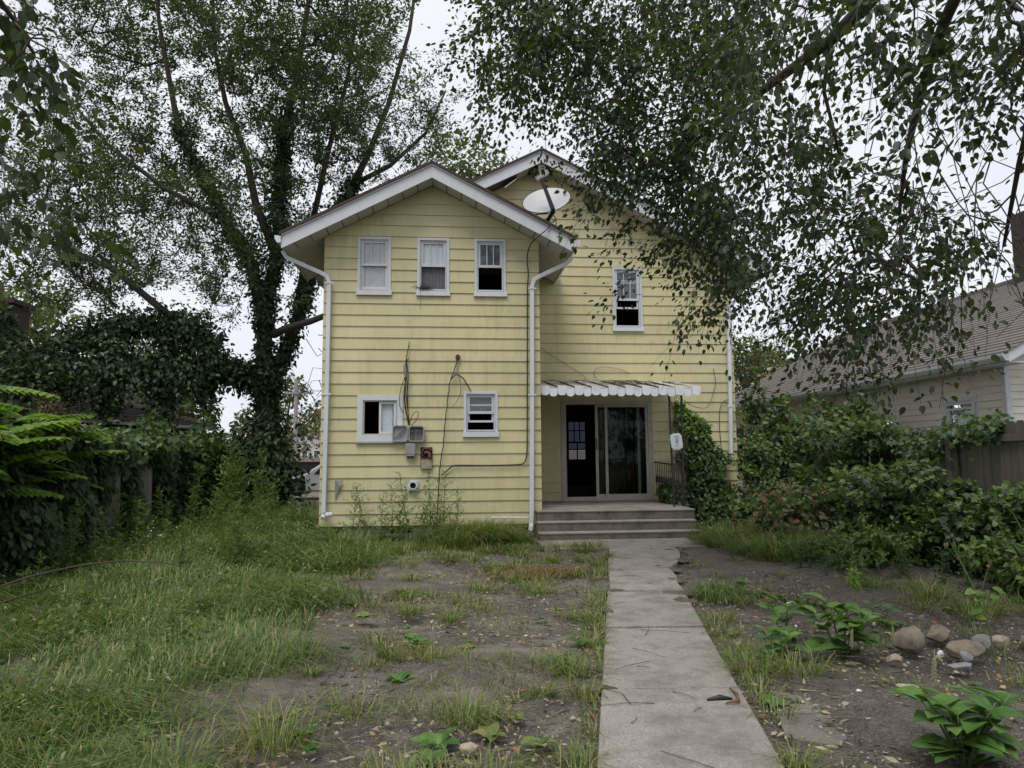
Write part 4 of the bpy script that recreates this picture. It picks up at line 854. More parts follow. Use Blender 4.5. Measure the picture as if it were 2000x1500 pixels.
MB().prism([(RXn, RZn+.02), (16.75, EZ+.01), (16.75, EZ+.05), (RXn, RZn+.06)], 9.36, 21.4, lambda p, qq, w: (p, w, qq)).build('roof', M['greyshingle'], nb)
MB().prism([(RXn-.15, RZn-.04), (RXn, RZn+.045), (RXn+.15, RZn-.04), (RXn, RZn+.075)], 9.34, 21.42, lambda p, qq, w: (p, w, qq)).build('ridge_cap', M['brownshingle'], nb)
for s in (1, -1):
    xe = EX if s == 1 else 16.7
    MB().prism([(xe, EZ-.14), (RXn-s*.002, RZn-.14), (RXn-s*.002, RZn+.015), (xe, EZ+.015)], 9.38, 9.415, lambda p, qq, w: (p, w, qq)).build('fascia', M['white'], nb)
MB().box(EX-.012, EX+.02, 9.418, 21.35, EZ-.15, EZ-.032).build('fascia', M['white'], nb)
MB().box(EX+.024, NX-.02, 9.42, 21.3, EZ-.14, EZ-.12).build('eave_soffit', M['white'], nb)
MB().prism([(0, 0), (0, -.1), (-.06, -.1), (-.1, -.04), (-.105, .01), (-.09, .01), (-.086, -.035), (-.055, -.088), (-.01, -.088), (-.01, 0)], 9.35, 21.4, lambda p, qq, w: (EX-.015+p, w, EZ-.02+qq)).build('gutter', M['white'], nb)
MB().box(11.9, 12.5, 12.9, 13.7, 5.0, 6.6).build('chimney', M['brickdark'], nb)

# ------------------------------------------------------------------ left neighbours
lh = thing('low_shingled_garage', 'low building with a dark brown shingled roof beyond the creeper fence', 'garage', (-9.5, 17, .2))
p0 = Vector((-11.2, 10.3, 0)); u_ = Vector((.447, .894, 0)); n_ = Vector((-.894, .447, 0)); LL = 10.7
P_ = lambda a, b, z: tuple(p0 + u_*a + n_*b + Vector((0, 0, z)))
mb = MB(); mb.hexa([P_(.4, .4, 0), P_(LL-.4, .4, 0), P_(LL-.4, 5.6, 0), P_(.4, 5.6, 0)], [P_(.4, .4, 2.42), P_(LL-.4, .4, 2.42), P_(LL-.4, 5.6, 2.42), P_(.4, 5.6, 2.42)]); mb.build('wall', M['brickdark'], lh)
nc = 20; RH = 3.55
for i in range(nc):
    b0, b1 = 3*i/nc, 3*(i+1)/nc; z0, z1 = 2.5+(RH-2.5)*i/nc, 2.5+(RH-2.5)*(i+1)/nc; e0, e1_ = LL-b0*.9, LL-(b1+.02)*.9
    MB().hexa([P_(0, b0, z0), P_(e0, b0, z0), P_(e1_, b1+.02, z1), P_(0, b1+.02, z1)], [P_(0, b0, z0+.03), P_(e0, b0, z0+.03), P_(e1_, b1+.02, z1+.008), P_(0, b1+.02, z1+.008)]).build('shingle_course', M['brownshingle'], lh)
mb = MB(); mb.poly([P_(LL, 0, 2.5), P_(LL, 6, 2.5), P_(LL-2.7, 3, RH)]); mb.poly([P_(LL, 6, 2.5), P_(0, 6, 2.5), P_(0, 3, RH), P_(LL-2.7, 3, RH)]); mb.build('roof', M['brownshingle'], lh)
MB().tube([P_(LL, 0, 2.55), P_(LL-2.7, 3, RH+.03)], .07, 4).build('hip_cap', M['stonepale'], lh); MB().tube([P_(0, 3, RH+.03), P_(LL-2.7, 3, RH+.03)], .07, 4).build('ridge_cap', M['stonepale'], lh)
MB().tube([P_(-.1, -.05, 2.46), P_(LL+.05, -.05, 2.46)], .05, 4).build('gutter', M['gutter'], lh)
th = thing('dark_roofed_house', 'taller dark roofed house with a square brick chimney at the far left', 'house', (-15, 20, .2))
MB().box(-22, -9.2, 20.6, 28, .1, 2.9).build('wall', M['brickdark'], th)
mb = MB(); mb.prism([(-22.4, 2.8), (-8.9, 2.8), (-12.0, 5.0), (-18.6, 5.1)], 20.2, 28.4, lambda p, qq, w: (p, w, qq)); mb.build('roof', M['brownshingle'], th)
mb = MB(); mb.box(-13.2, -12.3, 20.9, 21.8, 3.6, 6.05); c = mb.build('chimney', M['brickdark'], th); MB().box(-13.3, -12.2, 20.8, 21.9, 6.052, 6.18).build('chimney_cap', M['brickdark'], c)

# ------------------------------------------------------------------ far things left of the house: pole, house, shed wall, car
fh = thing('distant_beige_house', 'distant two storey beige house with a brown hip roof, seen left of the yellow house', 'house', (-17.5, 97, .2))
MB().box(-23.5, -11.5, 95, 104, .2, 5.7).build('wall', M['farwall'], fh)
mb = MB(); mb.v = [(-24.0, 94.5, 5.7), (-11, 94.5, 5.7), (-11, 104.5, 5.7), (-24.0, 104.5, 5.7), (-19.6, 99.5, 8.1), (-15, 99.5, 8.1)]; mb.f = [(0, 1, 5, 4), (1, 2, 5), (2, 3, 4, 5), (3, 0, 4), (3, 2, 1, 0)]; rf = mb.build('roof', M['farroof'], fh)
MB().box(-18.0, -17.3, 98, 98.8, 7.0, 8.7).build('chimney', M['rust'], rf)
for x, z in ((-19.4, 4.2), (-19.1, 1.9), (-17.6, 1.9), (-16.6, 4.2)):
    w = MB().frame(x, x+.9, z, z+1.3, .14, 94.93, 94.99).build('window', M['white'], fh); MB().box(x+.14, x+.76, 94.96, 94.98, z+.14, z+1.16).build('pane', M['dark'], w); MB().box(x+.14, x+.76, 94.94, 94.958, z+.6, z+.68).build('muntin', M['white'], w)
MB().tube([(-18.5+.3*math.cos(a/12*6.283), 94.96, 3.35+.5*math.sin(a/12*6.283)) for a in range(13)], .06, 4).build('oval_ornament', M['dark'], fh)
bw = thing('brown_shed', 'long low brown shed in front of the distant beige house', 'shed', (-6, 34, .2)); MB().box(-14, -2.5, 34, 37, .2, 1.55).build('wall', M['farbrown'], bw); MB().box(-14.2, -2.3, 33.8, 37.2, 1.552, 1.75).build('roof', M['farroof'], bw)
pol = thing('utility_pole', 'wooden utility pole with a crossarm left of the distant beige house', 'utility pole', (-8.35, 40, .2))
MB().tube([(-8.35, 40, 0), (-8.4, 40, 6.1)], [.14, .1], 8).build('pole', M['pole'], pol); MB().box(-8.95, -7.45, 39.85, 39.95, 5.28, 5.38).build('crossarm', M['pole'], pol)
for x in (-8.8, -8.0, -7.6): MB().tube([(x, 39.9, 5.38), (x, 39.9, 5.5)], .04, 6).build('insulator', M['dark'], pol)
for z in (5.5, 5.45): tag(MB().tube([(-7.6 if z > 5.46 else -8.8, 39.9, z), (6, 38, z-.4), (30, 36, z+.3)], .012, 4).build('power_line', M['cable']), 'thin power line running off the %s end of the crossarm' % ('right' if z > 5.46 else 'left'), 'power line')
car = thing('white_car', 'white car parked beyond the gap left of the yellow house', 'car', (-5.4, 27, .25))
cp = [(0, .35), (0, .72), (.25, .82), (1.0, .95), (1.75, 1.42), (2.9, 1.46), (3.6, 1.05), (4.3, .95), (4.4, .7), (4.4, .35)]
MB().prism([(-7.3+x, z) for x, z in cp], 26.2, 27.9, lambda p, qq, w: (p, w, qq)).build('body', M['carwhite'], car, bevel=.07)
MB().hexa([(-6.22, 26.3, 1.0), (-6.22, 27.8, 1.0), (-5.62, 27.7, 1.39), (-5.62, 26.4, 1.39)], [(-6.26, 26.3, 1.02), (-6.26, 27.8, 1.02), (-5.66, 27.7, 1.41), (-5.66, 26.4, 1.41)]).build('windscreen', M['dark'], car)
for a, b in ((-5.9, -5.0), (-4.95, -4.1)): MB().hexa([(a, 26.185, .98), (b, 26.185, .98), (b, 26.2, .98), (a, 26.2, .98)], [(a+.35 if a < -5.5 else a, 26.185, 1.36), (b if a < -5.5 else b-.25, 26.185, 1.36), (b if a < -5.5 else b-.25, 26.2, 1.36), (a+.35 if a < -5.5 else a, 26.2, 1.36)]).build('side_window', M['dark'], car)
for x in (-6.5, -3.7):
    for y in (26.17, 27.73): w = MB().tube([(x, y, .52), (x, y+.2, .52)], .32, 16).build('wheel', M['dark'], car); MB().tube([(x, y-.01, .52), (x, y+.0-.002, .52)], .19, 10).build('rim', M['boxgrey'], w)
for y in (26.35, 27.5): MB().box(-7.33, -7.28, y, y+.3, .66, .78).build('headlight', M['boxgrey'], car)
car.location.x += 1.1; car.location.z += .12
fr = thing('distant_pink_roofed_house', 'distant house with a pinkish hip roof and brick chimney, right of the yellow house', 'house', (17.5, 38, .2))
MB().box(15.5, 21.5, 36.5, 42, .2, 4.6).build('wall', M['farwall'], fr)
mb = MB(); mb.v = [(15.0, 36, 4.6), (22, 36, 4.6), (22, 42.4, 4.6), (15.0, 42.4, 4.6), (17.3, 39, 6.75), (19.7, 39, 6.75)]; mb.f = [(0, 1, 5, 4), (1, 2, 5), (2, 3, 4, 5), (3, 0, 4), (3, 2, 1, 0)]; rf = mb.build('roof', M['pinkroof'], fr)
MB().box(17.0, 17.5, 38.2, 38.7, 6.0, 7.2).build('chimney', M['rust'], rf)
for x in (16.3, 18.3, 20.2): w = MB().frame(x, x+.8, 2.3, 3.6, .1, 36.43, 36.49).build('window', M['white'], fr); MB().box(x+.1, x+.7, 36.46, 36.48, 2.4, 3.5).build('pane', M['dark'], w)
CANOPY="288,902,641 331,715,707 409,883,662 75,759,620 196,688,559 131,906,767 320,822,751 81,742,576 130,915,791 377,865,749 211,748,571 130,720,623 83,729,694 254,730,641 300,734,612 184,715,546 377,774,755 340,795,770 145,697,562 65,909,794 162,809,684 317,803,751 276,698,507 326,690,674 250,800,542 332,729,596 128,679,636 309,624,610 361,744,609 140,922,688 171,690,592 195,746,532 317,869,569 207,859,775 168,946,744 215,870,690 198,763,671 107,941,760 184,688,610 360,832,707 328,847,626 316,823,698 226,680,555 238,820,722 220,885,609 322,803,690 289,783,557 333,963,606 199,725,591 264,729,551 326,835,649 208,900,670 244,742,719 102,683,664 103,764,729 270,873,763 122,713,607 272,654,585 246,767,724 230,695,610 286,926,705 351,740,588 84,868,662 175,731,664 415,864,725 325,722,580 212,917,767 207,798,738 210,861,737 146,827,630 307,810,753 141,782,622 217,858,717 215,692,681 290,659,553 312,797,665 287,801,615 332,734,637 299,698,654 341,814,772 259,733,621 283,732,512 210,815,641 218,720,526 298,825,782 99,912,765 69,705,606 68,904,680 318,722,686 175,815,766 219,756,589 264,698,581 132,871,718 269,792,746 74,810,739 318,786,760 133,898,808 247,734,532 188,857,776 238,801,586 66,702,681 181,705,528 251,783,653 125,731,676 106,700,583 311,904,720 158,902,655 82,673,624 165,789,681 255,693,655 179,775,739 136,667,646 392,879,703 51,687,623 121,657,646 219,806,672 62,708,622 234,762,538 49,833,646 246,822,691 178,756,598 256,887,590 299,904,583 303,844,737 179,755,648 287,700,537 233,822,744 229,958,661 271,664,581 270,898,711 162,728,664 109,795,621 277,725,661 181,678,668 366,813,737 177,937,673 254,798,570 228,741,683 225,801,571 253,826,616 369,799,708 387,877,647 270,726,577 211,779,536 313,947,620 336,777,580 216,922,710 150,823,712 300,625,605 289,877,642 71,917,713 395,832,720 67,708,649 338,893,640 182,859,690 296,842,597 282,669,564 130,771,721 46,793,693 151,702,578 353,717,665 185,735,703 99,758,630 80,812,609 145,889,683 240,897,673 53,778,651 48,796,684 179,894,800 143,870,744 315,765,597 233,713,650 378,867,709 86,673,638 231,931,681 383,460,513 426,470,514 216,388,422 447,529,493 277,408,457 240,453,496 246,542,506 298,378,434 379,574,507 246,498,502 324,361,410 321,577,544 234,497,425 281,604,509 402,536,573 341,546,478 232,385,445 429,522,505 197,440,455 337,363,388 245,378,425 283,384,424 342,357,389 377,438,490 306,426,434 456,482,493 265,370,431 315,428,427 367,435,467 324,385,389 297,572,481 200,408,451 316,511,549 317,531,476 239,492,475 432,438,491 207,511,406 388,433,412 202,404,408 386,427,492 444,489,511 380,485,483 211,390,426 403,515,471 304,436,440 244,545,577 236,502,475 392,449,447 254,605,480 276,664,494 250,462,516 357,562,569 360,391,384 298,468,458 247,581,526 411,474,472 232,447,458 324,361,402 296,391,420 232,401,468 241,367,431 337,353,429 217,518,548 417,445,427 250,495,476 351,394,441 355,492,511 408,473,487 204,426,418 347,443,502 276,408,420 231,408,417 327,408,448 281,605,563 361,531,559 294,498,441 342,370,445 318,554,544 329,472,477 390,436,426 373,405,440 306,408,403 241,552,565 425,528,492 382,422,469 238,511,416 470,491,490 273,406,440 371,486,474 335,484,451 300,513,504 206,473,450 286,399,464 502,513,449 244,437,474 246,547,551 290,415,482 281,450,429 216,499,503 211,437,484 268,453,455 250,500,544 433,518,536 301,498,473 370,510,463 395,411,483 297,370,376 361,389,412 281,574,486 366,539,492 336,350,368 451,481,435 209,476,415 452,456,476 448,459,513 219,509,403 272,455,475 177,427,469 271,412,479 210,506,500 305,499,371 339,614,373 389,674,448 256,536,363 411,647,386 373,568,358 222,520,359 348,525,378 284,561,359 351,478,333 364,667,318 241,517,391 348,580,434 310,541,296 334,587,288 279,681,455 240,609,407 285,633,446 317,592,420 488,630,365 406,590,346 352,517,357 375,679,457 286,616,347 327,650,437 386,660,399 353,627,283 430,679,382 270,486,392 352,671,414 311,691,385 330,527,307 296,576,413 378,662,381 406,660,284 353,605,392 348,664,335 377,640,331 341,496,363 469,658,338 361,554,318 497,704,392 321,579,348 317,675,388 382,657,359 320,481,350 308,687,438 390,538,387 399,581,330 430,728,328 348,592,279 472,726,384 275,532,368 393,529,314 426,634,295 256,531,348 348,575,328 420,680,397 317,526,285 496,662,373 363,538,357 412,718,493 361,673,406 277,569,341 302,553,278 294,560,438 263,546,384 339,598,466 367,705,315 269,509,324 478,723,393 413,582,377 458,594,362 321,643,350 340,667,320 256,527,416 432,676,311 327,590,395 352,554,402 347,634,486 385,614,405 334,729,434 343,648,381 363,477,303 407,583,323 393,624,288 308,555,364 453,657,329 338,562,350 320,609,338 463,655,423 288,572,430 263,605,436 459,616,399 378,759,446 291,605,440 459,746,353 362,525,341 415,657,279 358,531,307 311,531,393 441,684,336 425,648,306 237,585,379 366,739,368 295,634,409 327,598,328 245,531,413 408,720,355 360,611,359 329,691,360 339,786,415 268,515,406 292,591,360 285,660,443 388,661,485 398,665,461 240,523,383 476,660,362 398,504,318 477,653,379 409,584,287 362,531,284 285,658,432 352,688,443 287,740,410 202,862,545 287,837,497 236,737,488 296,774,444 302,819,495 304,837,477 248,729,439 274,772,498 190,695,462 281,707,427 294,824,459 282,789,493 213,775,510 299,722,403 307,772,409 259,706,402 323,799,443 180,729,477 209,710,476 303,760,458 227,742,486 362,866,479 291,846,519 327,777,432 196,754,499 245,722,475 326,865,504 315,830,477 325,786,462 275,865,520 231,888,543 246,773,492 211,714,461 215,785,427 250,763,397 275,723,356 294,713,365 279,706,330 290,681,323 254,716,326 253,700,301 279,670,295 271,718,454 215,791,514 221,760,496 316,762,404 337,846,442 306,703,402 330,785,428 175,710,478 259,723,425 218,736,475 294,767,432 282,845,493 226,726,473 292,826,511 331,783,451 293,735,415 250,834,506 346,638,318 418,647,263 475,644,329 368,655,326 374,657,348 379,716,316 420,685,339 462,623,299 384,686,301 319,587,316 384,672,321 388,653,280 494,668,299 336,561,277 388,696,327 375,629,312 414,606,304 345,558,244 403,565,300 374,558,311 401,623,293 387,641,258 362,488,297 370,513,273 374,419,392 366,396,387 360,398,402 334,348,358 347,384,381 378,428,383 380,392,405 366,387,401 413,488,312 363,466,319 360,443,304 439,557,319 408,529,324 391,452,312 396,478,329"
LEFTB="-191,318,344 -210,342,357 -221,356,373 -177,303,339 -198,341,347 -197,350,354 -216,361,377 -197,307,357 -183,321,321 -191,338,343 -208,329,357 -187,340,330 -192,313,359 -196,335,335 -196,359,353 -182,321,342 -177,307,322 -186,312,330 -207,338,365 -175,318,327 -217,339,373 -192,341,340 -212,351,285 -218,395,294 -233,386,288 -214,382,293 -206,352,294 -237,390,308 -235,372,291 -230,377,280 -212,351,267 -227,366,281 -189,361,269 -198,357,268 -223,358,300 -202,386,286"

# ------------------------------------------------------------------ trees
def along(pts, n, t0=0., t1=1.):
    pts = [np.array(p, float) for p in pts]; seg = np.array([np.linalg.norm(b-a) for a, b in zip(pts, pts[1:])]); cum = np.concatenate([[0], np.cumsum(seg)])
    s = (t0 + (t1-t0)*rs.rand(n))*cum[-1]; k = np.clip(np.searchsorted(cum, s)-1, 0, len(seg)-1); f = (s-cum[k])/seg[k]
    A = np.array(pts)[k]; B = np.array(pts)[k+1]; return A + (B-A)*f[:, None]
def wrap(pts, n, r0, r1, size, t0=0., t1=1., hang=.2):
    P = along(pts, n, t0, t1); u = rdir(n); r = (r0 + (r1-r0)*rs.rand(n)**1.5); lum = 1+.35*np.sin(P[:, 2]*3.1+P[:, 0]*2.3)*np.sin(P[:, 2]*7.3)
    P = P + u*(r*lum)[:, None]; D = u*.5 + rs.normal(size=(n, 3))*.4; D[:, 2] -= hang+.3; return P, D, u + rs.normal(size=(n, 3))*.3, size*(.6+.7*rs.rand(n))
T0 = [(-4.05, 17, .0), (-4.07, 17, .85), (-4.16, 17, 2.15), (-4.25, 17, 2.98), (-4.34, 17, 4.19), (-4.31, 17, 5.17), (-4.05, 17, 6.67), (-4.09, 17, 7.94), (-4.01, 17, 9.62), (-3.74, 17, 10.96), (-3.53, 17, 12.71), (-3.32, 17, 14.65)]
T1 = [(-4.2, 17, 2.9), (-4.0, 17.3, 3.9), (-3.75, 17.5, 4.78), (-3.47, 17.5, 5.8), (-3.0, 17.5, 7.24), (-2.4, 17.5, 8.44), (-2.03, 17.5, 9.26), (-1.53, 17.5, 10.64), (-1.03, 17.5, 12.61), (-.78, 17.5, 14.62)]
T2 = [(-4.3, 16.9, 4.6), (-4.56, 16.5, 6.14), (-5.17, 16.5, 7.11), (-5.72, 16.5, 8.2), (-6.28, 16.5, 9.18), (-6.57, 16.5, 10.55), (-6.86, 16.5, 11.95), (-7.0, 16.4, 13.6)]
T3 = [(-4.25, 16.9, 3.3), (-5.11, 16, 3.75), (-6.13, 16, 4.75), (-7.37, 16, 5.78), (-8.25, 16, 6.17), (-9.11, 16, 6.5)]
T4 = [(-4.1, 17, 6.4), (-4.62, 17, 7.67), (-4.9, 17, 8.95), (-5.42, 17, 10.23), (-5.71, 17, 11.53), (-5.9, 17, 14)]
T5 = [(-3.7, 17.5, 5.2), (-3.59, 18, 6.99), (-3.13, 18, 9.45), (-2.65, 18, 11.57), (-2.41, 18, 13.73)]
T6 = [(-5.17, 16.5, 7.11), (-6.4, 16.2, 7.7), (-7.6, 16, 8.6), (-8.6, 15.8, 9.8)]
T7 = [(-2.4, 17.5, 8.44), (-1.5, 17.6, 9.0), (-.6, 17.6, 9.9), (-.1, 17.5, 11)]
ELM = [(-9.42, 16.05), (-9.07, 11.9), (-9.2, 10.08), (-9.95, 9.16), (-11.14, 8.38), (-11.02, 6.54), (-9.62, 5.59), (-7.99, 4.65), (-6.53, 5.27), (-5.69, 4.43), (-4.78, 5.17), (-3.04, 6.82), (-2.92, 7.2), (-1.96, 8.52), (-.6, 8.56), (-.2, 9.77), (-.5, 11.6), (-1.4, 12.7), (-2.0, 16.65)]
def inpoly(x, y, poly):
    c = False
    for (x1, y1), (x2, y2) in zip(poly, poly[-1:]+poly[:-1]):
        if (y1 > y) != (y2 > y) and x < (x2-x1)*(y-y1)/(y2-y1)+x1: c = not c
    return c
elm = thing('elm_tree', 'tall feathery elm with an ivy covered trunk left of the yellow house', 'tree', (-4.05, 17, .2))
A = []; q = np.random.RandomState(17)
while len(A) < 1750:
    x, z, y = q.uniform(-11.2, .3), q.uniform(4.4, 16.4), q.uniform(14.6, 19.6)
    s = y/17*.5+.5
    if not inpoly(x/s, 1.5+(z-1.5)/s, ELM): continue
    k = q.randint(3, 8); w = q.uniform(.22, .5)                        # leaf sprays come in clumps with sky between
    for _ in range(k): A.append((x+q.normal()*w, y+q.normal()*w, z+q.normal()*w*1.1))
limbs = [(T0, (.25, .04)), (T1, (.16, .035)), (T2, (.13, .03)), (T3, (.12, .035)), (T4, (.11, .03)), (T5, (.10, .03)), (T6, (.07, .03)), (T7, (.07, .025))]
mb, dr = grow(A, limbs, None, r_tip=.0045, jit=.07, expo=.36)
dr = dr*.5 + np.array([0, 0, .55]) + rs.normal(size=dr.shape)*.35
P, D, Nn, S = sprigs(np.array(A), dr, .85, 96, .10, .12, .092, mb, .004)
mb.build('trunk', M['bark'], elm, smooth=True)
leaves('crown', P, D, Nn, S, 'slim', M['elm'], elm)
mb = MB(); mb.tube([(-4.1, 16.9, 4.5), (-3.7, 16.6, 4.62), (-3.2, 16.5, 4.74), (-2.7, 16.5, 4.95)], [.1, .085, .075, .07], 7); mb.build('dead_limb', M['bark'], elm, smooth=True)
mb = MB(); q = np.random.RandomState(33)
for i in range(16):
    p = Vector((-3.3+q.uniform(-.4, .5), 16.6, q.uniform(2.2, 4.6))); pts = [p]
    for k in range(4): p = p + Vector((q.uniform(.1, .35), q.normal()*.1, q.normal()*.25)); pts.append(p)
    mb.tube(pts, [.012, .01, .008, .006, .004], 4)
mb.build('bare_twigs', M['twig'], elm)
ivy = thing('ivy_climber', 'dark ivy sheathing the trunk and lower limbs of the tall elm', 'ivy', (-4.1, 16.9, .2))
parts = [wrap(T0, 3800, .18, .42, .1, .0, .25), wrap(T0, 6200, .12, .31, .095, .2, .68), wrap(T1, 6000, .1, .32, .095, .0, .5), wrap(T2, 3000, .08, .28, .095, .0, .55), wrap(T3, 2600, .12, .4, .1, 0, .4),
         wrap([(-4.2, 16.9, 3.4), (-5.0, 16.6, 3.55), (-6.0, 16.3, 3.6), (-6.6, 16.1, 3.3)], 4200, .1, .5, .1), wrap([(-8.3, 15.8, 4.0), (-7.2, 16, 4.5), (-6.0, 16, 4.6), (-5.2, 16.2, 4.2)], 4600, .15, .5, .1), wrap([(-7.2, 15.8, 4.3), (-7.25, 15.8, 2.6)], 2600, .1, .5, .1), wrap([(-6.9, 15.9, 3.7), (-5.9, 15.9, 3.5), (-5.3, 16, 3.3)], 2600, .1, .7, .1), wrap([(-8.4, 15.6, 3.6), (-7.4, 15.8, 3.2)], 1500, .1, .7, .1), wrap([(-6.1, 16, 4.4), (-6.2, 16, 2.4)], 1800, .1, .36, .1), wrap([(-5.3, 16.2, 4.2), (-5.35, 16.2, 2.9)], 1000, .1, .3, .1), wrap([(-4.05, 16.6, 1.9), (-4.05, 16.5, .7)], 2600, .3, .9, .13)]
leaves('foliage', *[np.concatenate([p[i] for p in parts]) for i in range(4)], 'oval', M['ivy'], ivy, 0)

def pts_of(s): return np.array([[int(c)/100 for c in t.split(',')] for t in s.split()])
over = thing('overhanging_tree', 'broad leaved tree leaning in from the right, its branches drooping over the yard', 'tree', (5.6, 1.2, .05))
LA = [(5.6, 1.2, -.1), (5.3, 1.6, 1.8), (4.4, 2.4, 3.6), (2.85, 3.32, 4.83), (3.02, 3.98, 4.82), (3.06, 4.67, 4.83), (3.11, 5.26, 4.91), (3.03, 5.8, 4.96), (2.93, 6.56, 5.03), (2.88, 7.13, 5.12), (2.71, 7.8, 5.07)]
LB_ = [(4.4, 2.4, 3.6), (3.4, 2.7, 4.5), (2.93, 3.09, 4.48), (3.08, 3.65, 4.43), (3.26, 4.12, 4.39), (3.4, 4.5, 4.3), (3.56, 4.86, 4.19), (3.77, 5.3, 4.08), (3.94, 5.65, 3.92), (4.06, 5.91, 3.69)]
LC = [(3.11, 5.26, 4.91), (3.19, 5.52, 4.62), (3.37, 5.7, 4.34), (3.48, 5.83, 4.17)]
LD = [(3.06, 4.67, 4.83), (2.94, 5.91, 6.02), (2.43, 7.27, 7.11), (1.74, 8.24, 7.25), (1.18, 8.99, 7.0)]
LE = [(4.4, 2.4, 3.6), (3.18, 3.24, 4.03), (3.64, 3.87, 3.84), (3.97, 4.45, 3.54), (4.29, 5.02, 3.13)]
A = pts_of(CANOPY)
mb, dr = grow(A, [(LA[:4], (.2, .09)), (LA[3:], (.075, .022)), (LB_[:3], (.08, .05)), (LB_[2:], (.045, .016)), (LC, (.02, .009)), (LD, (.05, .02)), (LE, (.035, .012))], None, r_tip=.0032, jit=.09, expo=.33)
q = np.random.RandomState(2)
for i in range(34):                                   # bare hanging twigs on the right
    p = Vector((q.uniform(3.6, 4.9), q.uniform(4.4, 6.2), q.uniform(3.4, 4.6))); pts = [p]; d = Vector((q.uniform(-.2, .1), q.normal()*.1, -.3))
    for k in range(6): d = d + Vector((q.normal()*.07, q.normal()*.05, q.normal()*.05)); p = p + d*.8; pts.append(p)
    mb.tube(pts, [.006, .005, .0045, .004, .0035, .003, .002], 4)
dr = dr*.5 + np.array([-.25, .1, -.45]) + rs.normal(size=dr.shape)*.35
far = np.linalg.norm(A-np.array(CAM), axis=1) > 8.15
P1, D1, N1, S1 = sprigs(A[far], dr[far], .75, 116, .105, .4, .063, mb); P2, D2, N2, S2 = sprigs(A[~far], dr[~far], .55, 31, .08, .5, .063, mb)
P, D, Nn, S = [np.concatenate(v) for v in ((P1, P2), (D1, D2), (N1, N2), (S1, S2))]
mb.build('trunk', M['twig'], over, smooth=True)
ok = ~((P[:, 1] > 11.5)); leaves('crown', P[ok], D[ok], Nn[ok], S[ok], 'oval', M['canopy'], over, 300)
lb = thing('near_tree', 'tree just outside the left edge whose leafy branch tips hang into view', 'tree', (-4.2, 1.8, .03))
A = pts_of(LEFTB)
mb, dr = grow(A, [([(-4.2, 1.8, 0), (-3.9, 2.0, 1.6), (-3.3, 2.3, 3.0), (-2.01, 2.7, 3.67)], (.14, .03)), ([(-2.01, 2.7, 3.67), (-2.01, 3.04, 3.6), (-1.98, 3.24, 3.52), (-1.98, 3.41, 3.45)], (.02, .006)), ([(-3.3, 2.3, 3.0), (-2.39, 3.31, 3.15), (-2.29, 3.55, 3.04), (-2.19, 3.77, 2.98)], (.03, .006))], None, r_tip=.0022, jit=.09, expo=.3)
dr = dr*.4 + np.array([.1, .1, -.6]) + rs.normal(size=dr.shape)*.3
P, D, Nn, S = sprigs(A, dr, .32, 13, .05, .35, .068, mb, .002); mb.build('trunk', M['twig'], lb, smooth=True); leaves('crown', P, D, Nn, S, 'oval', M['canopy'], lb, 260)

def tree(name, label, x, y, h, r, n, size, mat, seed, group=None, kind='diamond', z0=.35):
    t = thing(name, label, 'tree', (x, y, .2), group); q = np.random.RandomState(seed); mb = MB()
    mb.tube([(x, y, 0), (x+q.normal()*.15, y, h*.3), (x+q.normal()*.3, y, h*.6)], [.03*h, .024*h, .012*h], 7)
    parts = []
    for i in range(9):
        c = (x+q.uniform(-.75, .75)*r, y+q.uniform(-.6, .6)*r, h*(z0+(.88-z0)*q.rand())); rr = r*q.uniform(.35, .62)
        mb.tube([(x, y, h*.3), ((x+c[0])/2, (y+c[1])/2, (h*.3+c[2])/2+.2), c], [.014*h, .009*h, .004*h], 5)
        parts.append(cloud(c, (rr, rr, rr*.85), n//9, size, .3, seed*20+i))
    mb.build('trunk', M['bark'], t, smooth=True)
    leaves('crown', *[np.concatenate([p[i] for p in parts]) for i in range(4)], kind, mat, t)
tree('broadleaf_tree', 'yellowish green tree rising behind the peaks of the yellow house', 3.0, 30, 16.5, 4.2, 9000, .24, M['farleaf'], 1)
shade = tree('dark_tree', 'dark dense leafed small tree half hiding the brown garage roof', -9.2, 15.2, 5.4, 1.9, 7000, .13, M['ivy'], 5, None, 'oval', .35)
tree('dark_tree', 'second dark tree in front of the chimney at the far left', -11.6, 16.6, 6.0, 2.0, 7000, .14, M['ivy'], 6, None, 'oval', .3)
BG = 'background trees beyond the houses'
tree('broadleaf_tree', 'airy olive green tree between the yellow house corner and the pink roofed house', 14.2, 33, 8.6, 2.3, 5200, .2, M['farleaf'], 2)
tree('broadleaf_tree', 'darker rounded tree rising behind the pink roofed house', 19.8, 44, 10.5, 3.6, 5200, .26, M['farleaf'], 3)
for i, (x, y, h, r) in enumerate(((-9.3, 25, 5.6, 1.9), (-7.1, 24.5, 4.6, 1.5), (-12.5, 31, 8, 3), (-16, 24, 8.5, 3.2))):
    tree('broadleaf_tree', ['light green tree filling the gap between the garage roof and the elm trunk', 'smaller light green tree close left of the elm trunk, low behind the fence', 'wide pale tree rising behind the ridge of the brown shingled garage', 'big loose tree behind the chimney of the dark roofed house'][i], x, y, h, r, 4200, .2, M['farleaf'], 10+i, BG, z0=.2)
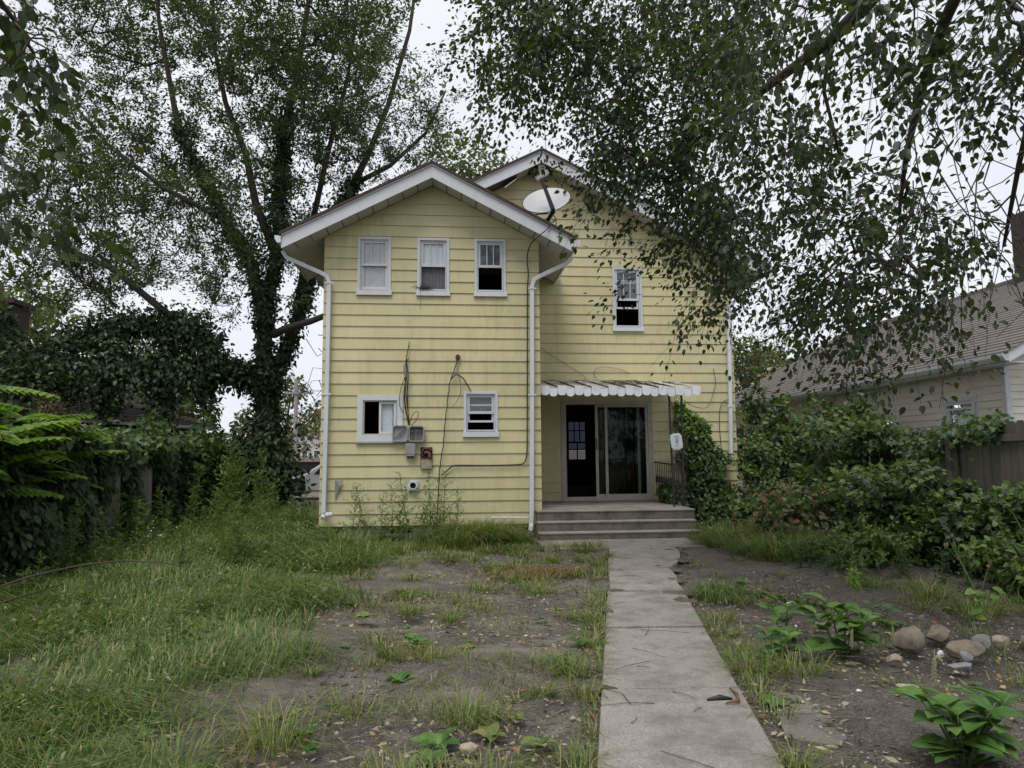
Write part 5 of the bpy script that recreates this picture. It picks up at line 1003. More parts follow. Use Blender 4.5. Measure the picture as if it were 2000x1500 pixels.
for i, (x, y, h, r) in enumerate(((-14, 62, 9, 4), (-4, 70, 9, 4), (24, 50, 11, 4), (32, 46, 11, 4.5), (-26, 50, 12, 5), (-20, 34, 10, 4))):
    tree('broadleaf_tree', ['far tree behind the left end of the distant beige house', 'far tree just right of the roof of the distant beige house', 'far tree behind the ridge of the beige neighbour house', 'far tree beyond the right end of the beige neighbour house', 'far tree at the left edge beyond the dark roofed house', 'tall far tree right of the brick chimney at the left edge'][i], x, y, h, r, 3000, .34, M['farleaf'], 30+i, 'far trees on the skyline', z0=.2)

for i, (x, y, h, r) in enumerate(((-9, -13, 8.5, 3.6), (-2.5, -16, 9.5, 4), (5, -15, 8.5, 3.8), (12, -11, 9, 4))):  # unseen trees presumed behind the camera, added to darken the door glass reflection
    tree('broadleaf_tree', 'unseen tree added behind the viewer to darken the door reflection', x, y, h, r, 2600, .3, M['farleaf'], 60+i, 'unseen trees behind the viewer', z0=.12)
# ------------------------------------------------------------------ shrubs and climbers
def shrub(name, label, x, y, rx, ry, h, n, size, mat, seed, kind='oval', parts=0, cat='shrub', zc=.5, extra=None):
    t = thing(name, label, cat, (x, y, gz(x, y))); q = np.random.RandomState(seed); mb = MB()
    for i in range(9):
        a = q.uniform(0, 6.28); mb.tube([(x+.1*math.cos(a), y+.1*math.sin(a), gz(x, y)-.05), (x+rx*.4*math.cos(a), y+ry*.4*math.sin(a), h*.5), (x+rx*.75*math.cos(a), y+ry*.7*math.sin(a), h*q.uniform(.7, 1))], [.022, .014, .006], 5)
    mb.build('stem', M['twig'], t)
    cl = [cloud((x, y, h*zc*.9), (rx*.9, ry*.9, h*zc*.9), int(n*.4), size, .35, seed)]
    for i in range(11):
        a = q.uniform(0, 6.28); k = q.uniform(.35, .95); cl.append(cloud((x+rx*k*math.cos(a), y+ry*k*math.sin(a), h*q.uniform(.22, .9)), (rx*q.uniform(.25, .5), ry*q.uniform(.25, .5), h*q.uniform(.12, .24)), int(n*.055), size*q.uniform(.8, 1.15), .25, seed*31+i))
    P, D, Nn, S = [np.concatenate([c[i] for c in cl]) for i in range(4)]
    ok = P[:, 2] > .03 + gz(0, y)
    leaves('foliage', P[ok], D[ok], Nn[ok], S[ok], kind, mat, t, parts)
    # arching shoots of paler growth standing out of the mound
    mb = MB(); sp_ = []
    for i in range(12):
        a = q.uniform(0, 6.28); k = q.uniform(.2, .9); b = Vector((x+rx*k*math.cos(a), y+ry*k*math.sin(a), h*q.uniform(.45, .85))); d = Vector((math.cos(a)*.5-.15, math.sin(a)*.5-.25, q.uniform(.3, 1))).normalized(); L = q.uniform(.35, .8)
        pts = [b + d*L*f + Vector((0, 0, -.35*L*f*f)) for f in (0, .35, .7, 1)]; mb.tube(pts, [.007, .006, .004, .002], 4); sp_.append(along(pts, 26) + q.normal(size=(26, 3))*.035)
    mb.build('shoot', M['stem'], t); P = np.concatenate(sp_); m = len(P)
    leaves('young_foliage', P, q.normal(size=(m, 3))*.6+np.array([0, -.2, -.15]), q.normal(size=(m, 3))*.4+np.array([0, -.2, 1.]), size*(.5+.6*q.rand(m)), kind, extra or M['weed'], t)
shrub('leafy_shrub', 'tall glossy shrub filling the gap by the right corner of the yellow house', 7.05, 14.6, .95, .9, 3.1, 5200, .11, M['shrub'], 41, parts=60)
shrub('leafy_shrub', 'dense green shrub in front of the hedge corner, below the distant pink roof', 6.15, 12.9, .85, .8, 2.1, 4200, .10, M['shrub'], 42, parts=60)
shrub('leafy_shrub', 'bright leaved bush reaching over the right fence below the neighbour window', 6.55, 10.9, .75, .95, 2.15, 4600, .10, M['creeper'], 43, 'lobed', 90)
shrub('leafy_shrub', 'big dark bramble mound in front of the right fence', 6.1, 9.4, .95, 1.1, 1.55, 6200, .09, M['shrub'], 44, 'lobed', 110)
shrub('leafy_shrub', 'dark bush hugging the fence boards at the right edge', 6.35, 7.7, .6, .8, 1.25, 4200, .09, M['shrub'], 45, 'lobed', 110)
shrub('leafy_shrub', 'low reddish tinged thicket left of the dark bramble mound', 5.35, 10.7, .7, .7, 1.1, 2600, .085, M['shrub'], 46, 'oval', 60)
shrub('leafy_shrub', 'pale twiggy shrub poking above the fence, right of the bright leaved bush', 7.25, 12.2, .5, .9, 2.6, 2200, .10, M['creeper'], 47, 'lobed', 40)
n = 1700; y = 8.3+3.9*rs.rand(n); P = np.stack([6.86+rs.normal(size=n)*.13, y, 1.78+.2*np.sin(y*3.1)*rs.rand(n)+rs.normal(size=n)*.1], 1); t = thing('fence_vine', 'thin bright vine trailing along the top of the right fence', 'climber', (6.85, 9, 1.7))
leaves('foliage', P, rs.normal(size=(n, 3))*.5+np.array([-.4, -.2, -.5]), rs.normal(size=(n, 3))*.4+np.array([-.6, -.3, .8]), .09*(.5+.7*rs.rand(n)), 'lobed', M['creeper'], t, 120)
P, D, Nn, S = cloud((5.1, 10.3, .75), (.75, .6, .5), 420, .1, .6, 91)
t = thing('bramble', 'sprawling bramble with reddish autumn leaves in front of the right shrubs', 'bramble', (5.1, 10.3, .17)); leaves('foliage', P, D, Nn, S, 'oval', M['redleaf'], t, 40)
q = np.random.RandomState(6); mb = MB()
for i in range(14): x = 5.1+q.normal()*.4; mb.tube([(x, 10.3, .15), (x+q.normal()*.15, 10.15, .6), (x+q.normal()*.4, 10.0, 1.1)], [.008, .006, .003], 4)
mb.build('stem', M['redstem'], t)
# creeper on the house wall beside the porch
shrub('leafy_shrub', 'loose pale weedy bush spilling out in front of the right fence near the picture edge', 5.9, 6.75, .6, .6, .85, 2400, .08, M['weed'], 48, 'oval', 60)
shrub('leafy_shrub', 'light green leafy thicket between the wall creeper and the reddish bramble', 5.75, 12.2, .6, .7, 1.35, 2600, .085, M['creeper'], 49, 'oval', 60)
shrub('leafy_shrub', 'lighter green bush masking the near fence boards at the right edge of the picture', 6.45, 8.55, .5, .7, 1.25, 2600, .085, M['creeper'], 51, 'lobed', 60)
shrub('leafy_shrub', 'sprawling mixed weeds in front of the dark bramble mound', 5.2, 8.7, .65, .6, .65, 2200, .075, M['weed'], 50, 'oval', 60)
t = thing('wall_creeper', 'leafy creeper climbing the yellow wall right of the porch, lime green at its tip', 'climber', (5.1, 14.2, .2))
n = 5200; z = .25 + 2.45*rs.rand(n)**1.5; wid = np.interp(z, [.2, 1.2, 1.9, 2.3, 2.7], [.85, .68, .5, .34, .16]); ctr = np.interp(z, [.2, 1.9, 2.7], [5.2, 5.15, 4.72])
x = ctr + wid*rs.uniform(-1, 1, n)*(.7+.3*np.sin(z*9)); y = 14.36 - np.interp(z, [.2, 1.3, 2.7], [.85, .42, .12])*rs.rand(n)
P = np.stack([x, y, z], 1); D = rs.normal(size=(n, 3))*.5 + np.array([0, -.3, -.5]); Nn = rs.normal(size=(n, 3))*.4 + np.array([0, -.8, .6])
lime = z + .25*rs.normal(size=n) > 2.15
leaves('foliage', P[~lime], D[~lime], Nn[~lime], .085*(.6+.7*rs.rand((~lime).sum())), 'oval', M['creeper'], t, 120)
leaves('young_foliage', P[lime], D[lime], Nn[lime], .075*(.6+.7*rs.rand(lime.sum())), 'oval', M['limeleaf'], t, 40)
mb = MB()
for i in range(8): xx = 5.1+.1*i-.4; mb.tube([(xx, 14.2, .2), (xx+.05, 14.3, 1.2), (xx-.1, 14.33, 2.0), (4.9+.03*i, 14.34, 2.5)], [.012, .01, .007, .004], 4)
mb.build('stem', M['twig'], t)
P, D, Nn, S = cloud((4.3, 13.6, .85), (.28, .65, .35), 900, .08, .3, 77)
t = thing('railing_weed', 'leafy weed growing through the iron railing at the right end of the porch', 'weed', (4.3, 13.6, .66)); leaves('foliage', P, D, Nn, S, 'oval', M['creeper'], t, 30)
P, D, Nn, S = cloud((4.55, 11.9, .3), (.4, .5, .22), 700, .085, .3, 78)
t = thing('step_weed', 'trailing weed spilling over the right end of the concrete steps', 'weed', (4.5, 11.9, .2)); leaves('foliage', P, D, Nn, S, 'oval', M['creeper'], t, 40)
# creeper on the left fence
t = thing('fence_creeper', 'dense dark creeper blanketing the left fence', 'climber', (-5.1, 8, .15))
n = 24000; y = 3.2 + 14.2*rs.rand(n); z = .12 + 1.75*rs.rand(n)**.85
bulge = .28 + .22*np.sin(y*1.9)*np.sin(z*2.4+y) + .15*np.sin(y*4.3+z*3.1); x = -5.2 + .1 + bulge*np.clip(rs.rand(n)*1.15, 0, 1)
ok = ~((np.abs(y-11.05) < .30) & (z < 1.6)) & ~((np.abs(y-12.1) < .14) & (z < 1.5)); P = np.stack([x, y, z], 1)[ok]; n = len(P)
D = rs.normal(size=(n, 3))*.35 + np.array([.35, 0, -.8]); Nn = rs.normal(size=(n, 3))*.3 + np.array([.9, -.2, .6])
leaves('foliage', P, D, Nn, .105*(.55+.75*rs.rand(n)), 'oval', M['ivy'], t, 300)
n = 7000; y = 6.5+11*rs.rand(n); P = np.stack([-5.15+rs.normal(size=n)*.28, y, 1.72+.22*np.sin(y*2.1)*rs.rand(n)+np.abs(rs.normal(size=n))*.14], 1)
leaves('upper_foliage', P, rs.normal(size=(n, 3))*.5+np.array([.3, -.2, -.2]), rs.normal(size=(n, 3))*.35+np.array([.3, -.2, .9]), .105*(.6+.7*rs.rand(n)), 'oval', M['creeper'], t, 200)
for j, (x, y, h, s_) in enumerate(((-5.3, 14.5, 2.35, 60), (-5.1, 16.4, 2.1, 61), (-5.7, 9.6, 2.1, 62))):
    shrub('leafy_shrub', ['rounded green bush mounding over the far half of the left fence', 'dark bush at the end of the left fence by the ivy trunk', 'bushy sapling growth behind the near half of the left fence'][j], x, y, .75, .95, h, 3600, .11, [M['creeper'], M['ivy'], M['creeper']][j], s_, 'oval', 60)
# tree of heaven: compound leaves
def compound(base, tip, pairs, size, mb, out):
    b, t_ = Vector(base), Vector(tip); mid = b.lerp(t_, .5)+Vector((0, 0, .09)); pts = []
    for i in range(9): f = i/8; pts.append(((1-f)**2*b + 2*f*(1-f)*mid + f*f*t_))
    mb.tube(pts, [.006]*8+[.003], 4); d = (t_-b).normalized(); sd_ = d.cross(Vector((0, 0, 1))).normalized()
    for i in range(pairs):
        f = .15+.85*i/(pairs-1); p = (1-f)**2*b + 2*f*(1-f)*mid + f*f*t_
        for s in (-1, 1): out.append((tuple(p), tuple(sd_*s + d*.35 + Vector((0, 0, -.25))), (sd_.x*.1*s, .1*s, 1), size*(.75+.5*math.sin(math.pi*min(f+.1, 1)))*random.uniform(.85, 1.15)))
SAP = ((-4.95, 8.2, 2.0, 17, 'lime green sapling with long feathered leaves at the left edge, over the creeper fence'), (-5.0, 9.0, 2.25, 18, 'bushiest lime green feathered sapling, over the creeper fence below the brown shingle roof'), (-5.2, 9.9, 2.1, 14, 'smaller lime green feathered sapling, furthest along the creeper fence'), (-5.9, 9.4, 2.95, 8, 'tall thin sapling with sparse feathered leaves against the brown shingle roof'))
for j, (x, y, h, cnt, lab) in enumerate(SAP):
    t = thing('tree_of_heaven_sapling', lab, 'sapling', (x, y, .15)); mb = MB(); out = []; q = np.random.RandomState(50+j)
    mb.tube([(x, y, .1), (x+.05, y, h*.5), (x, y, h*.92)], [.03, .022, .01], 6)
    for i in range(cnt):
        a = i*2.4+q.rand(); zb = h*(.62+.36*i/cnt); L = q.uniform(.55, .95); compound((x, y, zb), (x+L*math.cos(a), y+L*math.sin(a), zb+q.uniform(-.18, .25)), 10, .19, mb, out)
    mb.build('stem', M['stem'], t); o = list(zip(*out)); leaves('foliage', np.array(o[0]), np.array(o[1]), np.array(o[2]), np.array(o[3]), 'diamond' if j == 9 else 'oval', M['limeleaf'], t, 70)
mb = MB(); q = np.random.RandomState(12)
for i in range(12):
    p = Vector((-6.7, 12.6, 2.0)); pts = [p]
    for k in range(4): p = p+Vector((q.normal()*.09, q.normal()*.06, .14)); pts.append(p)
    mb.tube(pts, [.008, .007, .005, .004, .003], 4)
t = thing('dead_weed', 'dry rust brown weed standing against the left shingle roof', 'weed', (-6.7, 12.6, .2)); mb.tube([(-6.7, 12.6, .1), (-6.7, 12.6, 2.05)], .012, 5); mb.build('stem', M['rust'], t)
P, D, Nn, S = cloud((-6.7, 12.6, 2.4), (.38, .25, .42), 500, .07, .1, 5); leaves('foliage', P, D, Nn, S, 'narrow', M['redleaf'], t)

# ------------------------------------------------------------------ weeds, broad plants
def weed_proto(seed, h, fan, n_side, size, mat, stem_m, label, group, plume=True):
    t = thing('tall_weed', label, 'weed', (0, 0, 0), group); q = np.random.RandomState(seed); mb = MB(); L = []
    top = Vector((q.normal()*.08*h, q.normal()*.08*h, h)); pts = [Vector((0, 0, -.03)), top*.35+Vector((q.normal()*.02, q.normal()*.02, 0)), top*.7+Vector((q.normal()*.03, 0, 0)), top]; mb.tube(pts, [.009, .007, .005, .002], 5)
    for i in range(n_side):
        f = .12+.88*(i/n_side); p = top*f; a = i*2.4+q.rand()*.8; l = fan*(1-.65*f)*q.uniform(.6, 1.2)*h; e_ = p + Vector((math.cos(a)*l, math.sin(a)*l, l*q.uniform(.35, .9))); mb.tube([p, p.lerp(e_, .5)+Vector((0, 0, .02)), e_], [.0035, .003, .0015], 3)
        m_ = int(7 + 9*(1-f)) if not plume else 13
        for k in range(m_):
            g = (k+.6)/m_; pp = p.lerp(e_, g); L.append((tuple(pp), tuple(Vector((q.normal(), q.normal(), q.normal()*.6+(.1 if plume else -.2)))+ (e_-p).normalized()*.6), tuple(Vector((q.normal()*.4, q.normal()*.4, 1))), size*q.uniform(.5, 1.2)*(1-.45*f)))
    mb.build('stem', stem_m, t); o = [np.array(v) for v in zip(*L)]; leaves('foliage', o[0], o[1], o[2], o[3], 'narrow', mat, t)
    return t
def scatter(proto_list, spots, first_used):
    for i, (x, y, s) in enumerate(spots):
        pr = proto_list[i % len(proto_list)]
        o = pr if pr.name not in first_used else copy_tree(pr)
        first_used.add(pr.name); o.location = (x, y, gz(x, y)-.01); o.rotation_euler = (0, 0, random.uniform(0, 6.28)); o.scale = (s, s, s)
used = set()
pw = [weed_proto(200+i, 1.25, .26, 20, .125, M['weed'], M['stem'], 'wispy tall weed growing against the foot of the yellow wall', 'wispy weeds at the foot of the yellow wall', False) for i in range(3)]
scatter(pw, [(-.62, 11.75, .95), (-.9, 11.95, .8), (-.3, 11.9, 1.0), (-1.35, 12.15, .8), (-.1, 12.0, .95), (-1.6, 12.2, .75), (-.45, 11.4, .7), (.15, 12.1, .7), (-.75, 11.5, .75), (-1.1, 11.8, .7), (.0, 11.5, .5)], used)
pp = [weed_proto(300+i, 1.3, .2, 30, .13, M['weed'], M['stem'], 'feathery plumed weed standing in the long grass by the left fence', 'plumed weeds along the left fence') for i in range(4)]
q = np.random.RandomState(40); sp = [(-4.49, 13.3, 1.0), (-3.86, 12.4, 1.1), (-3.93, 14.1, 1.1), (-3.6, 14.6, 1.2), (-3.75, 13.5, 1.25), (-4.3, 11.5, .75), (-4.6, 10.7, .75), (-3.3, 13.8, .8), (-4.2, 15, 1.15), (-4.0, 13.0, 1.0), (-3.0, 12.6, .55), (-2.6, 13.4, .6), (-3.3, 12.9, .9)]
sp += [(q.uniform(-4.9, -2.4), q.uniform(8.5, 13.5), q.uniform(.35, .75)) for _ in range(34)]; sp += [(q.uniform(-2.9, -2.3), q.uniform(13, 16), q.uniform(.35, .5)) for _ in range(5)]
scatter(pp, sp, used)
def relabel(base, lab_grp):
    for o in [o for o in col.objects if o.parent is None and o.get('group') == base]:
        l, g = lab_grp(o.location.x, o.location.y)
        o['label'] = l; o['group'] = g
relabel('plumed weeds along the left fence', lambda x, y: ('weed crowding the narrow passage between the yellow house and the ivy trunk', 'weeds in the side passage') if x > -3 and y > 12.9 else ('knee high plumed weed scattered in the long grass of the left lawn', 'weeds in the left lawn') if x > -3.7 else ('tall feathery plumed weed at the far end of the left fence', 'plumed weeds at the far end of the left fence') if y > 12 else ('feathery weed at the foot of the near left fence', 'weeds at the foot of the near left fence'))
pr_ = [weed_proto(400+i, .6, .3, 14, .1, M['creeper'], M['stem'], 'knee high leafy weed at the edge of the right hand thicket', 'leafy weeds edging the right hand thicket', False) for i in range(3)]
scatter(pr_, [(q.uniform(4.2, 6.2), q.uniform(6.2, 10.2), q.uniform(.45, 1)) for _ in range(30)], used)
pl_ = [weed_proto(420+i, .5, .34, 16, .085, M['weed'], M['stem'], 'broad bushy weed standing in the grass of the left lawn', 'bushy weeds in the left lawn', False) for i in range(3)]
scatter(pl_, [(q.uniform(-4.9, -1.6), q.uniform(4.6, 12), q.uniform(.35, .95)) for _ in range(46)], used)
pb_ = [weed_proto(440+i, .5, .36, 16, .09, M['weed'], M['stem'], 'low bushy weed crowding the foundation of the yellow house', 'bushy weeds at the house foundation', False) for i in range(2)]
scatter(pb_, [(-.75, 11.75, 1.1), (-.4, 11.6, 1.2), (-.15, 11.8, 1.1), (-.55, 11.3, .8), (-1.0, 11.9, .9), (.1, 11.7, .8), (-.3, 12.1, 1.2)], used)
def pokeweed(x, y, h, w, nl, size, label, seed, blooms, lean=(0, 0)):
    t = thing('pokeweed', label, 'plant', (x, y, gz(x, y))); q = np.random.RandomState(seed); mb = MB(); P, D, Nn, S = [], [], [], []; g0 = gz(x, y)
    for b in range(max(3, nl//7)):
        a = b*2.2+q.rand(); tip = Vector((x+math.cos(a)*w*.5+lean[0], y+math.sin(a)*w*.5+lean[1], g0+h*q.uniform(.7, 1))); base = Vector((x, y, g0-.03)); mid = base.lerp(tip, .5)+Vector((0, 0, h*.12)); mb.tube([base, mid, tip], [.007, .006, .003], 6)
        m_ = nl//max(3, nl//7)
        for k in range(m_):
            f = .12+.88*k/m_; p = base.lerp(mid, f*2) if f < .5 else mid.lerp(tip, f*2-1); an = k*2.4+q.rand()
            P.append(tuple(p)); D.append((math.cos(an), math.sin(an), .25+.35*(f-.5)+q.normal()*.12)); Nn.append((q.normal()*.2-.2*math.cos(an), q.normal()*.2-.2*math.sin(an), 1)); S.append(size*q.uniform(.6, 1.15)*(1.1-.35*f))
    mb.build('stem', M['stem'], t, smooth=True)
    leaves('foliage', np.array(P), np.array(D), np.array(Nn), np.array(S), 'big', M['poke'], t, len(P))
    for bx, by, bz in blooms:
        m2 = MB(); p = Vector((x+bx, y+by, g0+bz)); m2.tube([p, p+Vector((.01, 0, .08)), p+Vector((.015, 0, .17))], .003, 4)
        for k in range(40):
            f = k/40; an = k*2.4; r_ = .011*(1-f*.6); c = p+Vector((.012*f+math.cos(an)*r_, math.sin(an)*r_, .02+.11*f)); m2.tube([c+Vector((0, 0, -.006)), c, c+Vector((0, 0, .006))], [.002, .0045, .002], 4)
        m2.build('flower_spike', M['bloom'], t)
pokeweed(2.80, 5.02, .42, .40, 49, .235, 'largest broad leaved pokeweed, in the dirt between the walkway and the rocks', 71, [(-.05, -.2, .12)])
pokeweed(2.33, 4.98, .27, .26, 28, .17, 'small broad leaved pokeweed close beside the walkway edge', 72, [])
pokeweed(2.62, 5.55, .30, .26, 26, .17, 'young pale pokeweed just behind the largest one', 73, [])
pokeweed(2.42, 3.32, .36, .40, 90, .19, 'broad leaved pokeweed with a cream flower spike in the near right corner', 74, [(-.03, .14, .33)])
pokeweed(3.7, 6.0, .2, .25, 12, .16, 'low broad leaved weed behind the rocks', 75, [])
# burdock like stalk by the rocks
t = thing('seedy_stalk', 'tall thin stalk with round yellow leaves and small faded purple heads by the rocks', 'plant', (3.86, 4.9, .08)); mb = MB()
mb.tube([(3.86, 4.9, .05), (3.82, 4.9, .35), (3.76, 4.92, .55), (3.68, 4.95, .78)], [.008, .007, .006, .004], 6)
tips = [(3.62, 4.97, .92), (3.66, 4.98, .93), (3.58, 4.95, .87), (3.69, 4.96, .90), (3.86, 4.9, .72), (3.9, 4.95, .55)]
for tx in tips: mb.tube([(3.68, 4.95, .76) if tx[0] < 3.75 else (3.78, 4.91, .5), tx], [.003, .002], 4)
mb.build('stem', M['stem'], t)
for tx in tips[:5]: MB().tube([(tx[0], tx[1], tx[2]-.012), tx, (tx[0], tx[1], tx[2]+.016)], [.004, .014, .008], 7).build('seed_head', M['purple'], t)
leaves('foliage', np.array([(3.76, 4.92, .55), (3.74, 4.92, .52), (3.79, 4.91, .44), (3.9, 4.93, .57), (3.86, 4.9, .5), (3.82, 4.9, .36), (3.78, 4.92, .48)]), np.array([(-1, -.2, -.1), (1, -.3, .5), (-.9, 0, -.5), (.6, -.5, -.4), (1, 0, .3), (-1, .3, .1), (-.7, -.6, .3)]), np.array([(0, -.6, .8)]*7), np.array([.09, .08, .1, .09, .08, .08, .08]), 'big', M['limeleaf'], t, 7)
mb = MB(); mb.tube([(3.02, 5.2, .06), (3.03, 5.2, .35), (3.02, 5.2, .62)], [.006, .005, .003], 5); t = thing('goldenrod', 'slender stalk with a yellowish plume left of the rocks', 'plant', (3.02, 5.2, .08)); mb.build('stem', M['stem'], t)
P, D, Nn, S = cloud((3.02, 5.2, .62), (.05, .05, .12), 160, .045, .1, 9); leaves('plume', P, D, Nn, S, 'narrow', M['limeleaf'], t)
# plantain rosettes in the bare dirt
def rosette(label, group, n, size, mat, seed):
    t = thing('rosette_weed', label, 'weed', (0, 0, 0), group); q = np.random.RandomState(seed); a = np.arange(n)*2.4+q.rand(n)
    P = np.stack([np.cos(a)*.01, np.sin(a)*.01, np.full(n, .012)], 1); D = np.stack([np.cos(a), np.sin(a), .25+q.rand(n)*.5], 1); leaves('foliage', P, D, np.tile([[0, 0, 1.]], (n, 1))+q.normal(size=(n, 3))*.15, size*(.6+.6*q.rand(n)), 'big', mat, t, n); return t
rp = [rosette('flat broad leaved rosette weed in the bare dirt', 'rosette weeds in the bare dirt', 8+2*i, .11, M['poke'] if i != 1 else M['tuft'], 500+i) for i in range(3)]
q = np.random.RandomState(77); sp = [(-.05, 3.82, 1.1), (.22, 3.9, .9), (-.32, 4.85, 1.0), (.1, 4.7, .7), (.45, 3.75, .9), (-.3, 5.9, .8), (1.02, 5.6, .9), (-.75, 6.7, .9), (-.1, 3.62, 1), (1.9, 4.2, .7), (2.6, 4.1, .5), (3.3, 4.4, .5), (3.35, 4.15, .6)]
sp += [(q.uniform(-1.1, 1.2), q.uniform(3.6, 8.5), q.uniform(.4, .9)) for _ in range(22)] + [(q.uniform(2.7, 4.6), q.uniform(5.6, 8), q.uniform(.4, 1)) for _ in range(14)]
sp = [p for p in sp if not (wl(p[1])-.05 < p[0] < wr(p[1])+.05)]; scatter(rp, sp, used)
relabel('rosette weeds in the bare dirt', lambda x, y: ('flat broad leaved rosette weed in the dark dirt right of the walkway', 'rosette weeds right of the walkway') if x > wr(y) else ('flat broad leaved rosette weed in the bare dirt left of the walkway', 'rosette weeds left of the walkway'))

# ------------------------------------------------------------------ grass
def onwalk(x, y): return (x > wl(y)-.01) & (x < wr(y)+.01) & (y < 7.5) | (x > 1.6+(y-7.4)*.27) & (x < 2.45+(y-7.4)*.28) & (y >= 7.4) & (y < 10.7)
def gzn(x, y): return .2*np.clip(y, 0, 12.5)/12.5
n = 360000; y = 2.6 + 15*rs.rand(n)**1.6; x = -9 + 8.6*rs.rand(n)
edge = np.interp(y, [2.5, 3.7, 5, 6.5, 8, 9.9, 11, 12.4, 13], [-1.0, -.95, -1.2, -.95, -1.1, -.9, -1.0, -1.6, -2.25]) + .3*np.sin(y*2.7) + .18*np.sin(y*6.1)
cl = .5+.5*np.sin(x*2.1+1.3*np.sin(y*1.4))*np.sin(y*1.9+.8); c2 = .5+.5*np.sin(x*7.3+y*2.2)*np.sin(y*6.1-x*3)
dens = np.clip((edge-x)/.9, 0, 1)*(.12+.55*cl+.45*c2); ok = (rs.rand(n) < dens) & (x > -5.1) & ~((x > -2.3) & (y > 12.4))
x, y, cl, c2 = x[ok], y[ok], cl[ok], c2[ok]; n = len(x)
tall = np.interp(y, [2.6, 5, 8, 10, 14], [.12, .19, .30, .42, .5])*(.45+.6*cl+.35*c2)
ang = np.sin(x*1.3+y*.7)*1.6+np.sin(y*2.1-x)*1.2+rs.normal(size=n)*.9-.4
blades('grass', np.stack([x, y, gzn(x, y)-.015], 1), tall*(.45+.8*rs.rand(n)), np.interp(y, [3, 8, 14], [.0026, .0042, .0062])*(.7+.7*rs.rand(n)), 1.35, M['grass'], droop=.6, ang=ang)
m_ = rs.rand(n) < .018
o, tip, d = blades('seed_grass', np.stack([x, y, gzn(x, y)], 1)[m_], tall[m_]*1.35, np.full(m_.sum(), .0018), .8, M['grass'], droop=.3)
D = d*.9 + np.array([0, 0, -.15]); put('grass_seedheads', leaf_mesh('grass_seedheads', tip, D + rs.normal(size=D.shape)*.2, rs.normal(size=D.shape)*.3+np.array([0, 0, 1.]), .05*(.5+.7*rs.rand(len(tip))), 'narrow', M['seed']), None, 'stuff')
# low leaves among the grass
n = 30000; y = 2.8+12*rs.rand(n)**1.3; x = -5.1+4.6*rs.rand(n); ed = np.interp(y, [2.5, 6.5, 9.9, 12.4, 13], [-1.1, -1.0, -1.1, -1.9, -2.25]); ok = (rs.rand(n) < np.clip((ed-x)/.8, 0, 1)*(np.sin(x*2.9+y*.7)**2*np.sin(y*1.7+x)**2)) & ~((x > -2.3) & (y > 12.4)); x, y = x[ok], y[ok]; n = len(x)
put('ground_cover', leaf_mesh('ground_cover', np.stack([x, y, gzn(x, y)+.02+np.interp(y, [3, 10], [.08, .25])*rs.rand(n)], 1), rdir(n, (0, 0, .1)), rdir(n, (0, -.2, 1.0)), np.interp(y, [3, 10], [.035, .07])*(.5+.9*rs.rand(n)), 'diamond', M['weed']), None, 'stuff')
# tufts in the dirt
spots = []; q = np.random.RandomState(15)
while len(spots) < 150:
    x, y = q.uniform(-1.6, 2.3), q.uniform(3.0, 11.3)
    if onwalk(x, y): continue
    g = math.sin(x*2.4+y*.6)*math.sin(y*1.5-x*.8)
    if g > .15 or q.rand() < .28: spots.append((x, y, q.uniform(.06, .17)*(1.25 if y > 8 else 1), int(q.uniform(18, 60)), q.uniform(.04, .16)))
for y in np.arange(3.3, 7.4, .28): spots.append((wl(y)-.06+q.normal()*.05, y+q.normal()*.08, q.uniform(.07, .17), 40, .08))
for y in np.arange(4.3, 6.4, .25): spots.append((wr(y)+.10+abs(q.normal())*.1, y, q.uniform(.05, .14), 32, .08))
for _ in range(60): spots.append((q.uniform(-2.0, 1.4), q.uniform(10.7, 12.2), q.uniform(.07, .2), 60, .16))
for _ in range(26): spots.append((.55+q.normal()*.22, 11.6+q.normal()*.25, q.uniform(.3, .48), 90, .16))
for _ in range(60): spots.append((q.uniform(4.1, 5.6), q.uniform(9.2, 11.6), q.uniform(.2, .5), 90, .2))
for _ in range(16): spots.append((q.uniform(4.2, 5.6), q.uniform(5.8, 7.6), q.uniform(.1, .26), 50, .12))
for _ in range(40): spots.append((q.uniform(2.6, 5.2), q.uniform(4.2, 9.5), q.uniform(.05, .13), 28, .1))
for dx, dy in ((.1, 0), (.3, -.1), (.5, -.05)): spots.append((-.3+dx, 3.45+dy, .15, 60, .12))
spots += [(.1, 4.15, .2, 70, .1), (.55, 5.0, .17, 70, .16), (.8, 4.9, .18, 70, .16), (.9, 3.5, .16, 60, .1), (2.0, 4.75, .2, 80, .12), (2.3, 4.7, .22, 80, .12), (-.9, 3.9, .24, 120, .14), (-1.3, 3.6, .24, 120, .16)]
spots = [(a, b, c, int(d*1.7), e) for a, b, c, d, e in spots]
ox = [q.normal(size=s[3])*s[4]*.75 for s in spots]; oy = [q.normal(size=s[3])*s[4]*.6 for s in spots]
bx = np.concatenate([s[0]+a for s, a in zip(spots, ox)]); by = np.concatenate([s[1]+b for s, b in zip(spots, oy)]); bh = np.concatenate([s[2]*(.45+.85*q.rand(s[3])) for s in spots]); ba = np.arctan2(np.concatenate(oy), np.concatenate(ox))+q.normal(size=len(bx))*.6
ok = ~onwalk(bx, by) & ~((bx > 1.35) & (bx < 4.3) & (by > 11.6)) & ~((bx > -2.2) & (by > 12.44)); bx, by, bh, ba = bx[ok], by[ok], bh[ok], ba[ok]
blades('grass_tufts', np.stack([bx, by, gzn(bx, by)-.012], 1), bh, np.interp(by, [3, 11], [.0026, .0046])*(.7+.6*q.rand(len(bx))), 1.3, M['tuft'], droop=.55, ang=ba)
